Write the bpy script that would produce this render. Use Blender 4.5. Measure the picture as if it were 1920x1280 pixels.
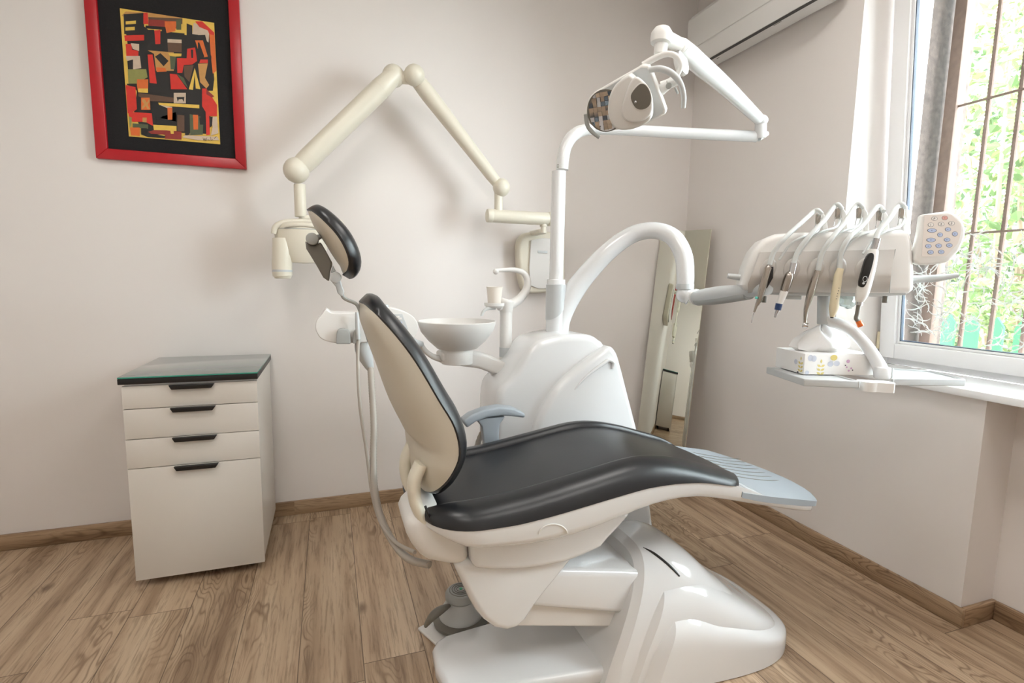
import bpy, bmesh, math, random
from mathutils import Vector, Matrix
from mathutils.geometry import tessellate_polygon
scene = bpy.context.scene
for o in list(bpy.data.objects): bpy.data.objects.remove(o)
PI = math.pi
random.seed(5)
# ------------------------------------------------------------------ camera
F = 976.4; YAW, PITCH, ROLL = 0.33728, 0.12112, 0.0155
CAM = Vector((-2.28708, -2.99963, 1.32))
_f = Vector((math.sin(YAW)*math.cos(PITCH), math.cos(YAW)*math.cos(PITCH), -math.sin(PITCH)))
_r0 = Vector((math.cos(YAW), -math.sin(YAW), 0)); _u0 = _r0.cross(_f)
RT = _r0*math.cos(ROLL)+_u0*math.sin(ROLL); UP = -_r0*math.sin(ROLL)+_u0*math.cos(ROLL); FW = _f
cd = bpy.data.cameras.new('camera'); cam = bpy.data.objects.new('camera', cd); scene.collection.objects.link(cam)
cd.sensor_width = 36; cd.lens = 36*F/1920; cd.clip_start = 0.02
M = Matrix((RT, UP, -FW)).transposed().to_4x4(); M.translation = CAM; cam.matrix_world = M
scene.camera = cam
# ------------------------------------------------------------------ light
scene.view_settings.view_transform = 'Standard'; scene.view_settings.look = 'None'
scene.view_settings.gamma = 1; scene.view_settings.exposure = 0.95
scene.view_settings.use_curve_mapping = False
w = bpy.data.worlds.new('overcast_sky'); scene.world = w; w.use_nodes = True
bg = w.node_tree.nodes['Background']; bg.inputs[0].default_value = (0.86, 0.93, 1.0, 1); bg.inputs[1].default_value = 15.0
def light(name, typ, loc, rot, energy, color=(1, 1, 1), **k):
    d = bpy.data.lights.new(name, typ); d.energy = energy; d.color = color
    for a, b in k.items(): setattr(d, a, b)
    o = bpy.data.objects.new(name, d); o.location = loc; o.rotation_euler = rot; scene.collection.objects.link(o); return o
light('sun', 'SUN', (2, 3, 6), Vector((0.25, 0.75, 0.62)).to_track_quat('Z', 'Y').to_euler(), 2.0, (1, .96, .88), angle=0.05)
try:
    pt = light('window_sky_portal', 'AREA', (0.62, -2.1, 1.85), (0, PI/2, 0), 1, shape='RECTANGLE', size=1.9, size_y=2.0)
    pt.data.cycles.is_portal = True
except Exception: pass
LAMP_E = 6.6     # strength of the unseen ceiling fill panels (set up in the room section)
# ------------------------------------------------------------------ pixel helpers
def ray(px, py): return FW + RT*((px-960)/F) - UP*((py-640)/F)
def at(px, py, x=None, y=None, z=None):
    d = ray(px, py)
    i, v = (0, x) if x is not None else (1, y) if y is not None else (2, z)
    return CAM + d*((v-CAM[i])/d[i])
def fd(px, py, depth): return CAM + ray(px, py)*depth
def onp(px, py, P0, N):
    d = ray(px, py); return CAM + d*((P0-CAM).dot(N)/d.dot(N))
def npx(P, n): return n*(Vector(P)-CAM).dot(FW)/F
# ------------------------------------------------------------------ materials
class NT:
    def __init__(s, m): s.t = m.node_tree; s.n = m.node_tree.nodes; s.l = m.node_tree.links
    def new(s, ty, **k):
        n = s.n.new(ty)
        for a, b in k.items():
            if a.startswith('i_'):
                key = a[2:]; key = int(key) if key.isdigit() else key.replace('_', ' ')
                n.inputs[key].default_value = b
            else: setattr(n, a, b)
        return n
    def link(s, a, b): s.l.new(a, b)
    def math(s, op, a, b=None, c=None):
        n = s.n.new('ShaderNodeMath'); n.operation = op
        for i, v in enumerate((a, b, c)):
            if v is None: continue
            if isinstance(v, (int, float)): n.inputs[i].default_value = v
            else: s.l.new(v, n.inputs[i])
        return n.outputs[0]
    def ramp(s, fac, stops):
        n = s.n.new('ShaderNodeValToRGB'); e = n.color_ramp.elements
        while len(e) < len(stops): e.new(0.5)
        for i, (p, c) in enumerate(stops): e[i].position = p; e[i].color = (*c, 1)
        s.l.new(fac, n.inputs[0]); return n.outputs[0]
    def mix(s, f, a, b, bt='MIX'):
        n = s.n.new('ShaderNodeMix'); n.data_type = 'RGBA'; n.blend_type = bt
        for i, v in ((0, f), (6, a), (7, b)):
            if isinstance(v, (int, float)): n.inputs[i].default_value = v
            elif isinstance(v, tuple): n.inputs[i].default_value = (*v[:3], 1)
            else: s.l.new(v, n.inputs[i])
        return n.outputs[2]
MATS = {}
def srgb(r, g, b):
    f = lambda c: (c/255/12.92) if c/255 <= .04045 else ((c/255+.055)/1.055)**2.4
    return (f(r), f(g), f(b))
def mat(name, col, rough=.4, metal=0, var=.03, scale=8, bump=0, coat=0, emit=0, alpha=1, trans=0, spec=.5):
    if name in MATS: return MATS[name]
    m = bpy.data.materials.new(name); m.use_nodes = True; t = NT(m); b = t.n['Principled BSDF']
    tc = t.new('ShaderNodeTexCoord'); no = t.new('ShaderNodeTexNoise', i_Scale=scale, i_Detail=3.0)
    t.link(tc.outputs['Object'], no.inputs['Vector'])
    c2 = tuple(max(0, c*(1-var*2)) for c in col)
    t.link(t.mix(no.outputs['Fac'], col, c2), b.inputs['Base Color'])
    b.inputs['Roughness'].default_value = rough; b.inputs['Metallic'].default_value = metal
    b.inputs['Coat Weight'].default_value = coat; b.inputs['Coat Roughness'].default_value = .05
    b.inputs['Transmission Weight'].default_value = trans; b.inputs['Alpha'].default_value = alpha
    b.inputs['Specular IOR Level'].default_value = spec
    if emit: b.inputs['Emission Color'].default_value = (*col, 1); b.inputs['Emission Strength'].default_value = emit
    if bump:
        n2 = t.new('ShaderNodeTexNoise', i_Scale=scale*12, i_Detail=4.0); t.link(tc.outputs['Object'], n2.inputs['Vector'])
        bp = t.new('ShaderNodeBump', i_Strength=bump, i_Distance=.002); t.link(n2.outputs['Fac'], bp.inputs['Height']); t.link(bp.outputs[0], b.inputs['Normal'])
    MATS[name] = m; return m
def wood(name, axis='y', planks=True, tint=1.0):
    m = bpy.data.materials.new(name); m.use_nodes = True; t = NT(m); b = t.n['Principled BSDF']
    g = t.new('ShaderNodeNewGeometry'); sp = t.new('ShaderNodeSeparateXYZ'); t.link(g.outputs['Position'], sp.inputs[0])
    if axis == 'y': X, Y, Z = sp.outputs[0], sp.outputs[1], sp.outputs[2]
    else: X, Y, Z = sp.outputs[1], sp.outputs[0], sp.outputs[2]
    if planks:
        u = t.math('DIVIDE', t.math('ADD', X, 1.998+21*.2105), .2105)
        row = t.math('FLOOR', u); fu = t.math('FRACT', u)
        wn = t.new('ShaderNodeTexWhiteNoise', noise_dimensions='1D'); t.link(row, wn.inputs['W'])
        v = t.math('ADD', t.math('DIVIDE', Y, 1.28), t.math('MULTIPLY', wn.outputs['Value'], 3.7))
        pid = t.math('FLOOR', v); fv = t.math('FRACT', v)
        ident = t.math('ADD', t.math('MULTIPLY', row, 7.13), t.math('MULTIPLY', pid, 3.77))
    else:
        u = t.math('MULTIPLY', Z, 5.0); ident = t.math('MULTIPLY', t.math('FLOOR', t.math('MULTIPLY', Y, .4)), 2.3)
    wn2 = t.new('ShaderNodeTexWhiteNoise', noise_dimensions='1D'); t.link(ident, wn2.inputs['W'])
    W_ = t.math('MULTIPLY', wn2.outputs['Value'], 30)
    Xg = t.math('ADD', X, t.math('MULTIPLY', Z, 1.0)) if not planks else X
    def co(sx, sy):
        c = t.new('ShaderNodeCombineXYZ'); t.link(t.math('MULTIPLY', Xg, sx), c.inputs[0]); t.link(t.math('MULTIPLY', Y, sy), c.inputs[1]); t.link(W_, c.inputs[2]); return c.outputs[0]
    nb = t.new('ShaderNodeTexNoise', i_Scale=1.0, i_Detail=2.0); t.link(co(7, 1.6), nb.inputs['Vector'])     # big warp
    nf = t.new('ShaderNodeTexNoise', i_Scale=1.0, i_Detail=6.0, i_Roughness=.65); t.link(co(110, 6), nf.inputs['Vector'])   # fine grain
    nm = t.new('ShaderNodeTexNoise', i_Scale=1.0, i_Detail=4.0); t.link(co(18, 1.1), nm.inputs['Vector'])    # broad streaks
    ring = t.math('SINE', t.math('ADD', t.math('MULTIPLY', nb.outputs['Fac'], 85), t.math('MULTIPLY', Xg, 40)))
    ring = t.math('POWER', t.math('ABSOLUTE', ring), 9)
    mask = t.new('ShaderNodeTexNoise', i_Scale=1.0, i_Detail=1.0); t.link(co(6, .9), mask.inputs['Vector'])
    mk_ = t.ramp(mask.outputs['Fac'], [(.46, (0, 0, 0)), (.6, (1, 1, 1))])
    base = t.ramp(nm.outputs['Fac'], [(.28, srgb(148, 122, 98)), (.5, srgb(189, 163, 136)), (.75, srgb(212, 189, 162))])
    fine = t.ramp(nf.outputs['Fac'], [(.36, (.46, .42, .38)), (.50, (1, 1, 1))])
    c = t.mix(.62, base, fine, 'MULTIPLY')
    dk = t.math('MULTIPLY', t.math('MULTIPLY', ring, mk_), .62)
    c = t.mix(dk, c, srgb(112, 84, 60))
    vo = t.new('ShaderNodeTexVoronoi', i_Scale=1.0, i_Randomness=1.0); t.link(co(4.5, 2.2), vo.inputs['Vector'])
    kn = t.ramp(vo.outputs['Distance'], [(.03, (1, 1, 1)), (.11, (0, 0, 0))])
    c = t.mix(t.math('MULTIPLY', kn, .7), c, srgb(88, 64, 46))
    tone = t.ramp(wn2.outputs['Value'], [(0, (.84, .83, .81)), (1, (1.0, 1.0, 1.0))])
    c = t.mix(1.0, c, tone, 'MULTIPLY')
    if tint != 1: c = t.mix(1.0, c, (tint, tint*.93, tint*.85), 'MULTIPLY')
    if planks:
        e1 = t.math('LESS_THAN', t.math('MINIMUM', fu, t.math('SUBTRACT', 1, fu)), .0075)
        e2 = t.math('LESS_THAN', t.math('MINIMUM', fv, t.math('SUBTRACT', 1, fv)), .0012)
        e = t.math('MAXIMUM', e1, e2); c = t.mix(t.math('MULTIPLY', e, .75), c, srgb(70, 50, 36))
    t.link(c, b.inputs['Base Color'])
    b.inputs['Roughness'].default_value = .42
    bp = t.new('ShaderNodeBump', i_Strength=.25, i_Distance=.001); t.link(nf.outputs['Fac'], bp.inputs['Height']); t.link(bp.outputs[0], b.inputs['Normal'])
    return m
# ------------------------------------------------------------------ mesh builder
def spline(pts, n=6, closed=False):
    pts = [Vector(p) for p in pts]; out = []; N = len(pts)
    rng = range(N) if closed else range(N-1)
    for i in rng:
        g = lambda k: pts[k % N] if closed else pts[max(0, min(N-1, k))]
        a, b, c, d = g(i-1), g(i), g(i+1), g(i+2)
        for k in range(n):
            s = k/n
            out.append(.5*((2*b)+(c-a)*s+(2*a-5*b+4*c-d)*s*s+(3*b-a-3*c+d)*s**3))
    if not closed: out.append(pts[-1])
    return out
def lerp_tab(tab, x):
    if x <= tab[0][0]: return tab[0][1]
    for (a, va), (b, vb) in zip(tab, tab[1:]):
        if x <= b:
            s = (x-a)/(b-a); s2 = s; return va+(vb-va)*s2
    return tab[-1][1]
class MB:
    def __init__(s): s.v = []; s.f = []; s.m = []; s.mi = 0
    def add(s, vs, fs):
        o = len(s.v); s.v += [Vector(p) for p in vs]; s.f += [tuple(i+o for i in f) for f in fs]; s.m += [s.mi]*len(fs); return s
    def bm_add(s, bm):
        bm.verts.index_update(); s.add([v.co.copy() for v in bm.verts], [[v.index for v in f.verts] for f in bm.faces]); bm.free(); return s
    def solid(s, vs, fs, bevel=0, seg=3, ang=25):
        bm = bmesh.new(); bv = [bm.verts.new(v) for v in vs]
        for f in fs:
            try: bm.faces.new([bv[i] for i in f])
            except ValueError: pass
        bmesh.ops.remove_doubles(bm, verts=bm.verts, dist=1e-6)
        bmesh.ops.recalc_face_normals(bm, faces=bm.faces)
        if bevel:
            ed = [e for e in bm.edges if len(e.link_faces) == 2 and e.calc_face_angle(0) > math.radians(ang)]
            bmesh.ops.bevel(bm, geom=ed, offset=bevel, segments=seg, affect='EDGES', profile=.5, clamp_overlap=True)
        return s.bm_add(bm)
    def box(s, c, d, bevel=0, mtx=None, seg=2):
        x, y, z = (q/2 for q in d)
        vs = [Vector((a*x, b*y, e*z)) for a in (-1, 1) for b in (-1, 1) for e in (-1, 1)]
        if mtx: vs = [mtx @ v for v in vs]
        vs = [v+Vector(c) for v in vs]
        return s.solid(vs, [(0, 1, 3, 2), (4, 6, 7, 5), (0, 4, 5, 1), (2, 3, 7, 6), (0, 2, 6, 4), (1, 5, 7, 3)], bevel, seg)
    def span(s, a, b, bevel=0, seg=2):
        a = Vector(a); b = Vector(b); d = b-a; return s.box((a+b)/2, (abs(d.x), abs(d.y), abs(d.z)), bevel, seg=seg)
    def prism(s, pts, vec, bevel=0, seg=3, ang=25):
        pts = [Vector(p) for p in pts]; n = len(pts); vec = Vector(vec)
        vs = pts+[p+vec for p in pts]
        return s.solid(vs, [tuple(range(n)), tuple(range(2*n-1, n-1, -1))]+[(i, (i+1) % n, n+(i+1) % n, n+i) for i in range(n)], bevel, seg, ang)
    def loft(s, rings, cap=True, closed_ring=True):
        n = len(rings[0]); vs = [p for r in rings for p in r]; fs = []
        for i in range(len(rings)-1):
            for j in range(n if closed_ring else n-1):
                k = (j+1) % n; fs.append((i*n+j, i*n+k, (i+1)*n+k, (i+1)*n+j))
        if cap and closed_ring:
            fs.append(tuple(range(n-1, -1, -1))); L = (len(rings)-1)*n; fs.append(tuple(L+i for i in range(n)))
        bm = bmesh.new(); bv = [bm.verts.new(v) for v in vs]
        for f in fs: bm.faces.new([bv[i] for i in f])
        if closed_ring and cap: bmesh.ops.recalc_face_normals(bm, faces=bm.faces)
        return s.bm_add(bm)
    def tube(s, pts, r, n=14, sm=5, flat=None, cap=True):
        pts = [Vector(p) for p in pts]; rr = list(r) if isinstance(r, (list, tuple)) else [r]*len(pts)
        if sm and len(pts) > 2:
            R_ = spline([Vector((q, 0, 0)) for q in rr], sm); pts = spline(pts, sm); rr = [q.x for q in R_]
        rings = []; up = None
        for i, p in enumerate(pts):
            t = (pts[min(i+1, len(pts)-1)]-pts[max(i-1, 0)]).normalized()
            if up is None:
                up = Vector((0, 0, 1)) if abs(t.z) < .9 else Vector((0, 1, 0))
                if flat: up = Vector(flat[1])
            a = up-t*up.dot(t); a.normalize(); up = a; b = t.cross(a)
            fx = flat[0] if flat else 1
            rings.append([p+a*(rr[i]*math.cos(2*PI*k/n))*fx+b*(rr[i]*math.sin(2*PI*k/n)) for k in range(n)])
        return s.loft(rings, cap)
    def lathe(s, prof, o=(0, 0, 0), axis=(0, 0, 1), n=32, sc=(1, 1)):
        q = Vector((0, 0, 1)).rotation_difference(Vector(axis).normalized()); o = Vector(o)
        rings = [[o+q @ Vector((max(r, 1e-5)*math.cos(2*PI*k/n)*sc[0], max(r, 1e-5)*math.sin(2*PI*k/n)*sc[1], z)) for k in range(n)] for r, z in prof]
        return s.loft(rings, True)
    def cyl(s, a, b, r, r2=None, n=20, bevel=0):
        a = Vector(a); b = Vector(b); L = (b-a).length; r2 = r if r2 is None else r2; e = bevel
        pr = [(r, 0), (r2, L)] if not e else [(r-e, 0), (r-e*.3, e*.3), (r, e), (r2, L-e), (r2-e*.3, L-e*.3), (r2-e, L)]
        return s.lathe(pr, a, b-a, n)
    def ball(s, c, r, sc=(1, 1, 1), n=20, mtx=None):
        rings = []
        for i in range(n//2+1):
            th = PI*i/(n//2); rr = max(math.sin(th), 1e-4)
            ring = [Vector((rr*math.cos(2*PI*k/n)*r*sc[0], rr*math.sin(2*PI*k/n)*r*sc[1], math.cos(th)*r*sc[2])) for k in range(n)]
            if mtx: ring = [mtx @ v for v in ring]
            rings.append([v+Vector(c) for v in ring])
        return s.loft(rings, True)
    def poly(s, pts): return s.add(pts, [tuple(range(len(pts)))])
def inv_world(o):
    m = Matrix.Identity(4)
    while o is not None: m = o.matrix_basis @ m; o = o.parent
    return m.inverted()
def mk(name, mb, m, parent=None, ang=38, flat=False):
    me = bpy.data.meshes.new(name); im = inv_world(parent)
    me.from_pydata([im @ v for v in mb.v], [], mb.f)
    for x in (m if isinstance(m, (list, tuple)) else [m]): me.materials.append(x)
    for p, i in zip(me.polygons, mb.m): p.material_index = i
    if not flat:
        me.shade_smooth()
        try: me.set_sharp_from_angle(angle=math.radians(ang))
        except Exception: pass
    o = bpy.data.objects.new(name, me); scene.collection.objects.link(o)
    if parent: o.parent = parent
    return o
def thing(name, label, cat, loc=(0, 0, 0), rz=0, group=None):
    o = bpy.data.objects.new(name, None); scene.collection.objects.link(o); o.empty_display_size = .05
    o.location = loc; o.rotation_euler = (0, 0, rz); o['label'] = label; o['category'] = cat
    if group: o['group'] = group
    return o
def tag(o, label, cat, group=None, kind=None):
    o['label'] = label; o['category'] = cat
    if group: o['group'] = group
    if kind: o['kind'] = kind
    return o
def struct(name, mb, m, parent=None, flat=False):
    o = mk(name, mb, m, parent, flat=flat)
    if parent is None: o['kind'] = 'structure'
    return o
def text_mb(txt, size, P, X, Y, depth=.0004):
    c = bpy.data.curves.new('t', 'FONT'); c.body = txt; c.size = size; c.align_x = 'CENTER'; c.align_y = 'CENTER'; c.extrude = depth
    o = bpy.data.objects.new('t', c); scene.collection.objects.link(o); dg = bpy.context.evaluated_depsgraph_get()
    me = bpy.data.meshes.new_from_object(o.evaluated_get(dg)); X = Vector(X); Y = Vector(Y); Z = X.cross(Y); P = Vector(P)
    vs = [P+X*v.co.x+Y*v.co.y+Z*v.co.z for v in me.vertices]; fs = [tuple(p.vertices) for p in me.polygons]
    bpy.data.objects.remove(o); bpy.data.meshes.remove(me); return vs, fs
# ------------------------------------------------------------------ material set
m_wall = mat('wall_paint', srgb(231, 225, 221), .75, var=.012, scale=2.5, bump=.12)
m_ceil = mat('ceiling_paint', srgb(236, 234, 230), .8, var=.01)
m_floor = wood('floor_laminate'); m_bx = wood('baseboard_wood_x', 'x', False, .8); m_by = wood('baseboard_wood_y', 'y', False, .8)
m_pvc = mat('window_plastic', srgb(243, 243, 244), .3, var=.01)
m_gask = mat('rubber_gasket', srgb(60, 72, 92), .5)
m_white = mat('glossy_white_plastic', srgb(228, 229, 230), .14, var=.008, coat=.4)
m_white2 = mat('satin_white_plastic', srgb(228, 226, 223), .32, var=.01)
m_ivory = mat('ivory_plastic', srgb(226, 220, 204), .35, var=.012)
m_shaded = mat('shaded_plastic', srgb(208, 201, 186), .38, var=.012)  # pale shell plastic with its warm beige shading put into the colour
m_lgrey = mat('light_grey_plastic', srgb(198, 201, 202), .35, var=.015)
m_mgrey = mat('mid_grey_plastic', srgb(168, 170, 168), .4, var=.02)
m_dgrey = mat('dark_grey_plastic', srgb(116, 112, 104), .45, var=.02)
m_bgrey = mat('blue_grey_plastic', srgb(160, 168, 175), .4, var=.02)
m_leather = mat('black_upholstery', srgb(32, 33, 36), .33, var=.05, scale=5, bump=.06)
m_black = mat('black_plastic', srgb(20, 18, 18), .4, var=.03)
m_steel = mat('brushed_steel', srgb(176, 168, 160), .24, 1, var=.06, scale=20)
m_chrome = mat('chrome', srgb(205, 205, 208), .08, 1, var=.01)
m_mirror = mat('mirror_silver', srgb(222, 224, 214), .015, 1, var=.0)
m_hose = mat('grey_hose', srgb(176, 168, 158), .45, var=.03)
m_hosew = mat('pale_tubing', srgb(204, 207, 206), .4, var=.02)
m_cab = mat('cabinet_white', srgb(218, 212, 204), .42, var=.012)
m_orange = mat('orange_plastic', (.95, .22, .05), .2, trans=.3)
m_blue = mat('blue_ring', srgb(36, 60, 104), .3)
m_teal = mat('teal_plastic', srgb(90, 190, 180), .4)
m_key = mat('keypad_blue', srgb(184, 198, 228), .4)
m_keyw = mat('keypad_white', srgb(240, 236, 232), .4)
m_keyf = mat('keypad_face', srgb(232, 224, 218), .4)
m_ink = mat('ink', srgb(88, 88, 96), .6)
m_pgrey = mat('warm_grey_panel', srgb(196, 191, 186), .3, var=.01)
m_beige = mat('beige_plastic', srgb(224, 212, 182), .4)
m_paper = mat('tissue_paper', srgb(248, 248, 248), .8, var=.01)
def rot90(v): return Vector((-v.y, v.x, 0))
# ================================================================== ROOM
H = 3.12
XL, YF = -4.6, -4.3
mb = MB().span((XL-.2, YF-.2, -.12), (.3, .2, 0)); struct('floor', mb, m_floor)
mb = MB().span((XL-.2, YF-.2, H), (.6, .2, H+.15)); struct('ceiling', mb, m_ceil)
mb = MB().span((XL-.2, 0, 0), (.6, .18, H)); struct('wall_back', mb, m_wall)
mb = MB().span((XL-.2, YF, 0), (XL, 0, H)); struct('wall_left', mb, m_wall)
mb = MB().span((XL-.2, YF-.2, 0), (.6, YF, H)); struct('wall_front', mb, m_wall)
# right wall: pier, window opening with reveal, radiator niche below
WY0, WY1, SZ, WT = -3.05, -1.16, .90, 2.78
mb = MB()
mb.span((0, WY1, 0), (.56, 0, H)); mb.span((0, YF, 0), (.56, WY0, H)); mb.span((0, WY0, WT), (.56, WY1, H))
mb.span((0, -1.80, 0), (.56, WY1, SZ)); mb.span((.19, WY0, 0), (.56, -1.80, SZ))
struct('wall_right', mb, m_wall)
def bb(name, a, b, m): mb = MB().span(a, b, .004); return struct(name, mb, m)
bb('baseboard_back', (XL, -.018, 0), (0, 0, .078), m_bx)
bb('baseboard_right', (-.018, -1.818, 0), (0, -.018, .078), m_by)
bb('baseboard_niche', (.0, -1.818, 0), (.19, -1.80, .078), m_bx)
bb('baseboard_niche_wall', (.172, WY0, 0), (.19, -1.818, .078), m_by)
bb('baseboard_left', (XL, YF, 0), (XL+.018, -.018, .078), m_by)
# four unseen ceiling panels added as the overhead light, placed for fill
m_lamp = mat('lamp_diffuser', (1.0, .97, .93), .5, var=0, emit=LAMP_E)
for i, (x, y) in enumerate([(-2.8, -1.9), (-1.0, -1.9), (-2.8, -3.4), (-1.0, -3.4)]):
    t = thing('ceiling_fill_light', 'unseen square white ceiling panel light '+['above the drawer cabinet', 'above the dental unit', 'at the far left front of the room', 'nearest the camera on the window side'][i], 'ceiling light', (x, y, H), group='ceiling panel lights')
    mk('frame', MB().box((x, y, H-.02), (.66, .66, .04), .004), m_pvc, t); mk('diffuser', MB().box((x, y, H-.043), (.6, .6, .012), .002), m_lamp, t)
# window sill
mb = MB().span((-.03, WY0-.03, SZ), (.31, WY1+.0, .93), .005); o = struct('window_sill', mb, m_pvc)
# window: fixed frame and tilted sash
XF = .30
def rect_frame(mb, x0, x1, y0, y1, z0, z1, wd, T=None, bev=.004):
    for a, b in (((x0, y0, z0), (x1, y0+wd, z1)), ((x0, y1-wd, z0), (x1, y1, z1)), ((x0, y0+wd, z0), (x1, y1-wd, z0+wd)), ((x0, y0+wd, z1-wd), (x1, y1-wd, z1))):
        q = MB().span(a, b, bev); vs = [T @ v for v in q.v] if T else q.v; mb.add(vs, q.f)
mb = MB(); rect_frame(mb, XF+.015, XF+.08, WY0, WY1, .93, WT, .045); win = struct('window_1', mb, m_pvc)
TS = Matrix.Translation((XF, 0, .965)) @ Matrix.Rotation(math.radians(-4.6), 4, 'Y') @ Matrix.Translation((-XF, 0, -.965))
SY0, SY1, SZ0, SZ1 = -2.95, -1.185, .965, 2.73
mb = MB(); rect_frame(mb, XF-.02, XF+.045, SY0, SY1, SZ0, SZ1, .072, TS); rect_frame(mb, XF-.006, XF+.03, SY0+.072, SY1-.072, SZ0+.072, SZ1-.072, .012, TS)
sash = mk('window_sash', mb, m_pvc, win)
mb = MB(); rect_frame(mb, XF+.0, XF+.02, SY0+.083, SY1-.083, SZ0+.083, SZ1-.083, .004, TS, 0); mk('gasket', mb, m_gask, sash)
mg = bpy.data.materials.new('window_glass'); mg.use_nodes = True; t_ = NT(mg); t_.n.remove(t_.n['Principled BSDF'])
tr = t_.new('ShaderNodeBsdfTransparent', i_Color=(.96, .985, .98, 1)); gl = t_.new('ShaderNodeBsdfGlossy', i_Roughness=.02); fr = t_.new('ShaderNodeFresnel', i_IOR=1.25); mx = t_.new('ShaderNodeMixShader')
t_.link(fr.outputs[0], mx.inputs[0]); t_.link(tr.outputs[0], mx.inputs[1]); t_.link(gl.outputs[0], mx.inputs[2]); t_.link(mx.outputs[0], t_.n['Material Output'].inputs[0])
gp = MB().span((XF+.006, SY0+.08, SZ0+.08), (XF+.012, SY1-.08, SZ1-.08)); gp.v = [TS @ v for v in gp.v]; mk('glass_pane', gp, mg, sash, flat=True)
# etched squiggle film on the lower part of the pane
rs = random.Random(3); mb = MB()
for i in range(330):
    cy = rs.uniform(-2.1, SY1-.09); top = 1.53
    cz = 1.055+(top-1.055)*rs.random()**1.15; L = rs.uniform(.045, .11); a = rs.uniform(0, 2*PI); k = rs.choice((-1, 1))*rs.uniform(12, 45)
    pts = []; p = Vector((cy, cz, 0)); n = 9
    for j in range(n):
        pts.append(p.copy()); p = p+Vector((math.cos(a), math.sin(a), 0))*L/n*1.3; a += k*L/n*(1 if j < 5 else -1)
    l, r = [], []
    for j, q in enumerate(pts):
        d = (pts[min(j+1, n-1)]-pts[max(0, j-1)]).normalized(); nn = Vector((-d.y, d.x, 0)); wd = .0026*math.sin(PI*(j+.35)/(n-.3))+.0004
        l.append(q+nn*wd); r.append(q-nn*wd)
    X_ = XF+.004
    vs = [TS @ Vector((X_, q.x, q.y)) for q in l+r]
    if all(SY0+.09 < q.x < SY1-.09 and q.y > SZ0+.085 for q in l+r): mb.add(vs, [(j, j+1, n+j+1, n+j) for j in range(n-1)])
m_film = mat('etched_film', (.9, .93, .93), .7, var=0)
mk('squiggle_film', mb, m_film, sash, flat=True)
mb = MB().span((XF-.022, SY1+.002, 1.0), (XF+.004, SY1+.018, 1.085), .003); mk('hinge_cover', mb, m_beige, win)
# outside stone jamb
m_stone = mat('rough_stone_render', srgb(122, 106, 98), .9, var=.42, scale=38, bump=1.0)
mb = MB().span((.385, WY1-.035, .9), (.70, WY1+.2, 2.95)); mb.span((.385, WY0-.2, .9), (.70, WY0+.035, 2.95)); mb.span((.56, WY0-.2, .2), (.70, WY1+.2, .9))
struct('wall_outer_jamb', mb, m_stone)
# security grille
m_rust = mat('rusty_iron', srgb(128, 104, 92), .75, var=.25, scale=40, bump=.6)
g = thing('window_grille', 'rusty iron security grille with ribbed vertical bars outside the window', 'grille', (.6, -2.1, .95))
xb = .52
mb = MB().box((xb, WY1-.09, 1.88), (.055, .05, 1.95), .002); mk('grille_frame', mb, m_rust, g)
yb = [-1.392, -1.507, -1.625, -1.74, -1.855, -1.97, -2.09, -2.2]
for y in yb:
    mb = MB(); zz = .95; pts = []; rr = []
    while zz < 2.85: pts += [Vector((xb, y, zz)), Vector((xb, y, zz+.008))]; rr += [.0088, .0108]; zz += .016
    mb.tube(pts, rr, n=8, sm=0); mk('bar', mb, m_rust, g)
for z in (at(1785, 204, x=xb).z, at(1850, 436, x=xb).z):
    mk('crossbar', MB().span((xb-.012, WY0, z-.004), (xb-.006, WY1-.07, z+.006), .001), m_rust, g)
# ================================================================== OUTSIDE
m_ground = mat('yard_soil', srgb(150, 140, 120), .95, var=.2, scale=3)
struct('ground', MB().span((.7, -8, -.4), (12, 8, -.3)), m_ground)
def leafmat(name, c):
    m = bpy.data.materials.new(name); m.use_nodes = True; t = NT(m); b = t.n['Principled BSDF']
    oi = t.new('ShaderNodeNewGeometry'); rp = t.ramp(oi.outputs['Random Per Island'], [(0, tuple(q*.55 for q in c)), (.5, c), (1, tuple(min(1, q*1.35+.05) for q in c))])
    t.link(rp, b.inputs['Base Color']); b.inputs['Roughness'].default_value = .5
    trl = t.new('ShaderNodeBsdfTranslucent'); t.link(rp, trl.inputs[0]); ms = t.new('ShaderNodeMixShader', i_0=.45)
    t.link(b.outputs[0], ms.inputs[1]); t.link(trl.outputs[0], ms.inputs[2]); t.link(ms.outputs[0], t.n['Material Output'].inputs[0]); return m
lf1 = leafmat('leaf_light', (.14, .21, .085)); lf2 = leafmat('leaf_mid', (.09, .14, .07)); lf3 = leafmat('leaf_yellow', (.22, .27, .11))
m_bark = mat('bark', srgb(150, 128, 108), .9, var=.2, scale=20); m_berry = mat('rowan_berries', srgb(226, 120, 60), .5, var=.1)
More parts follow.
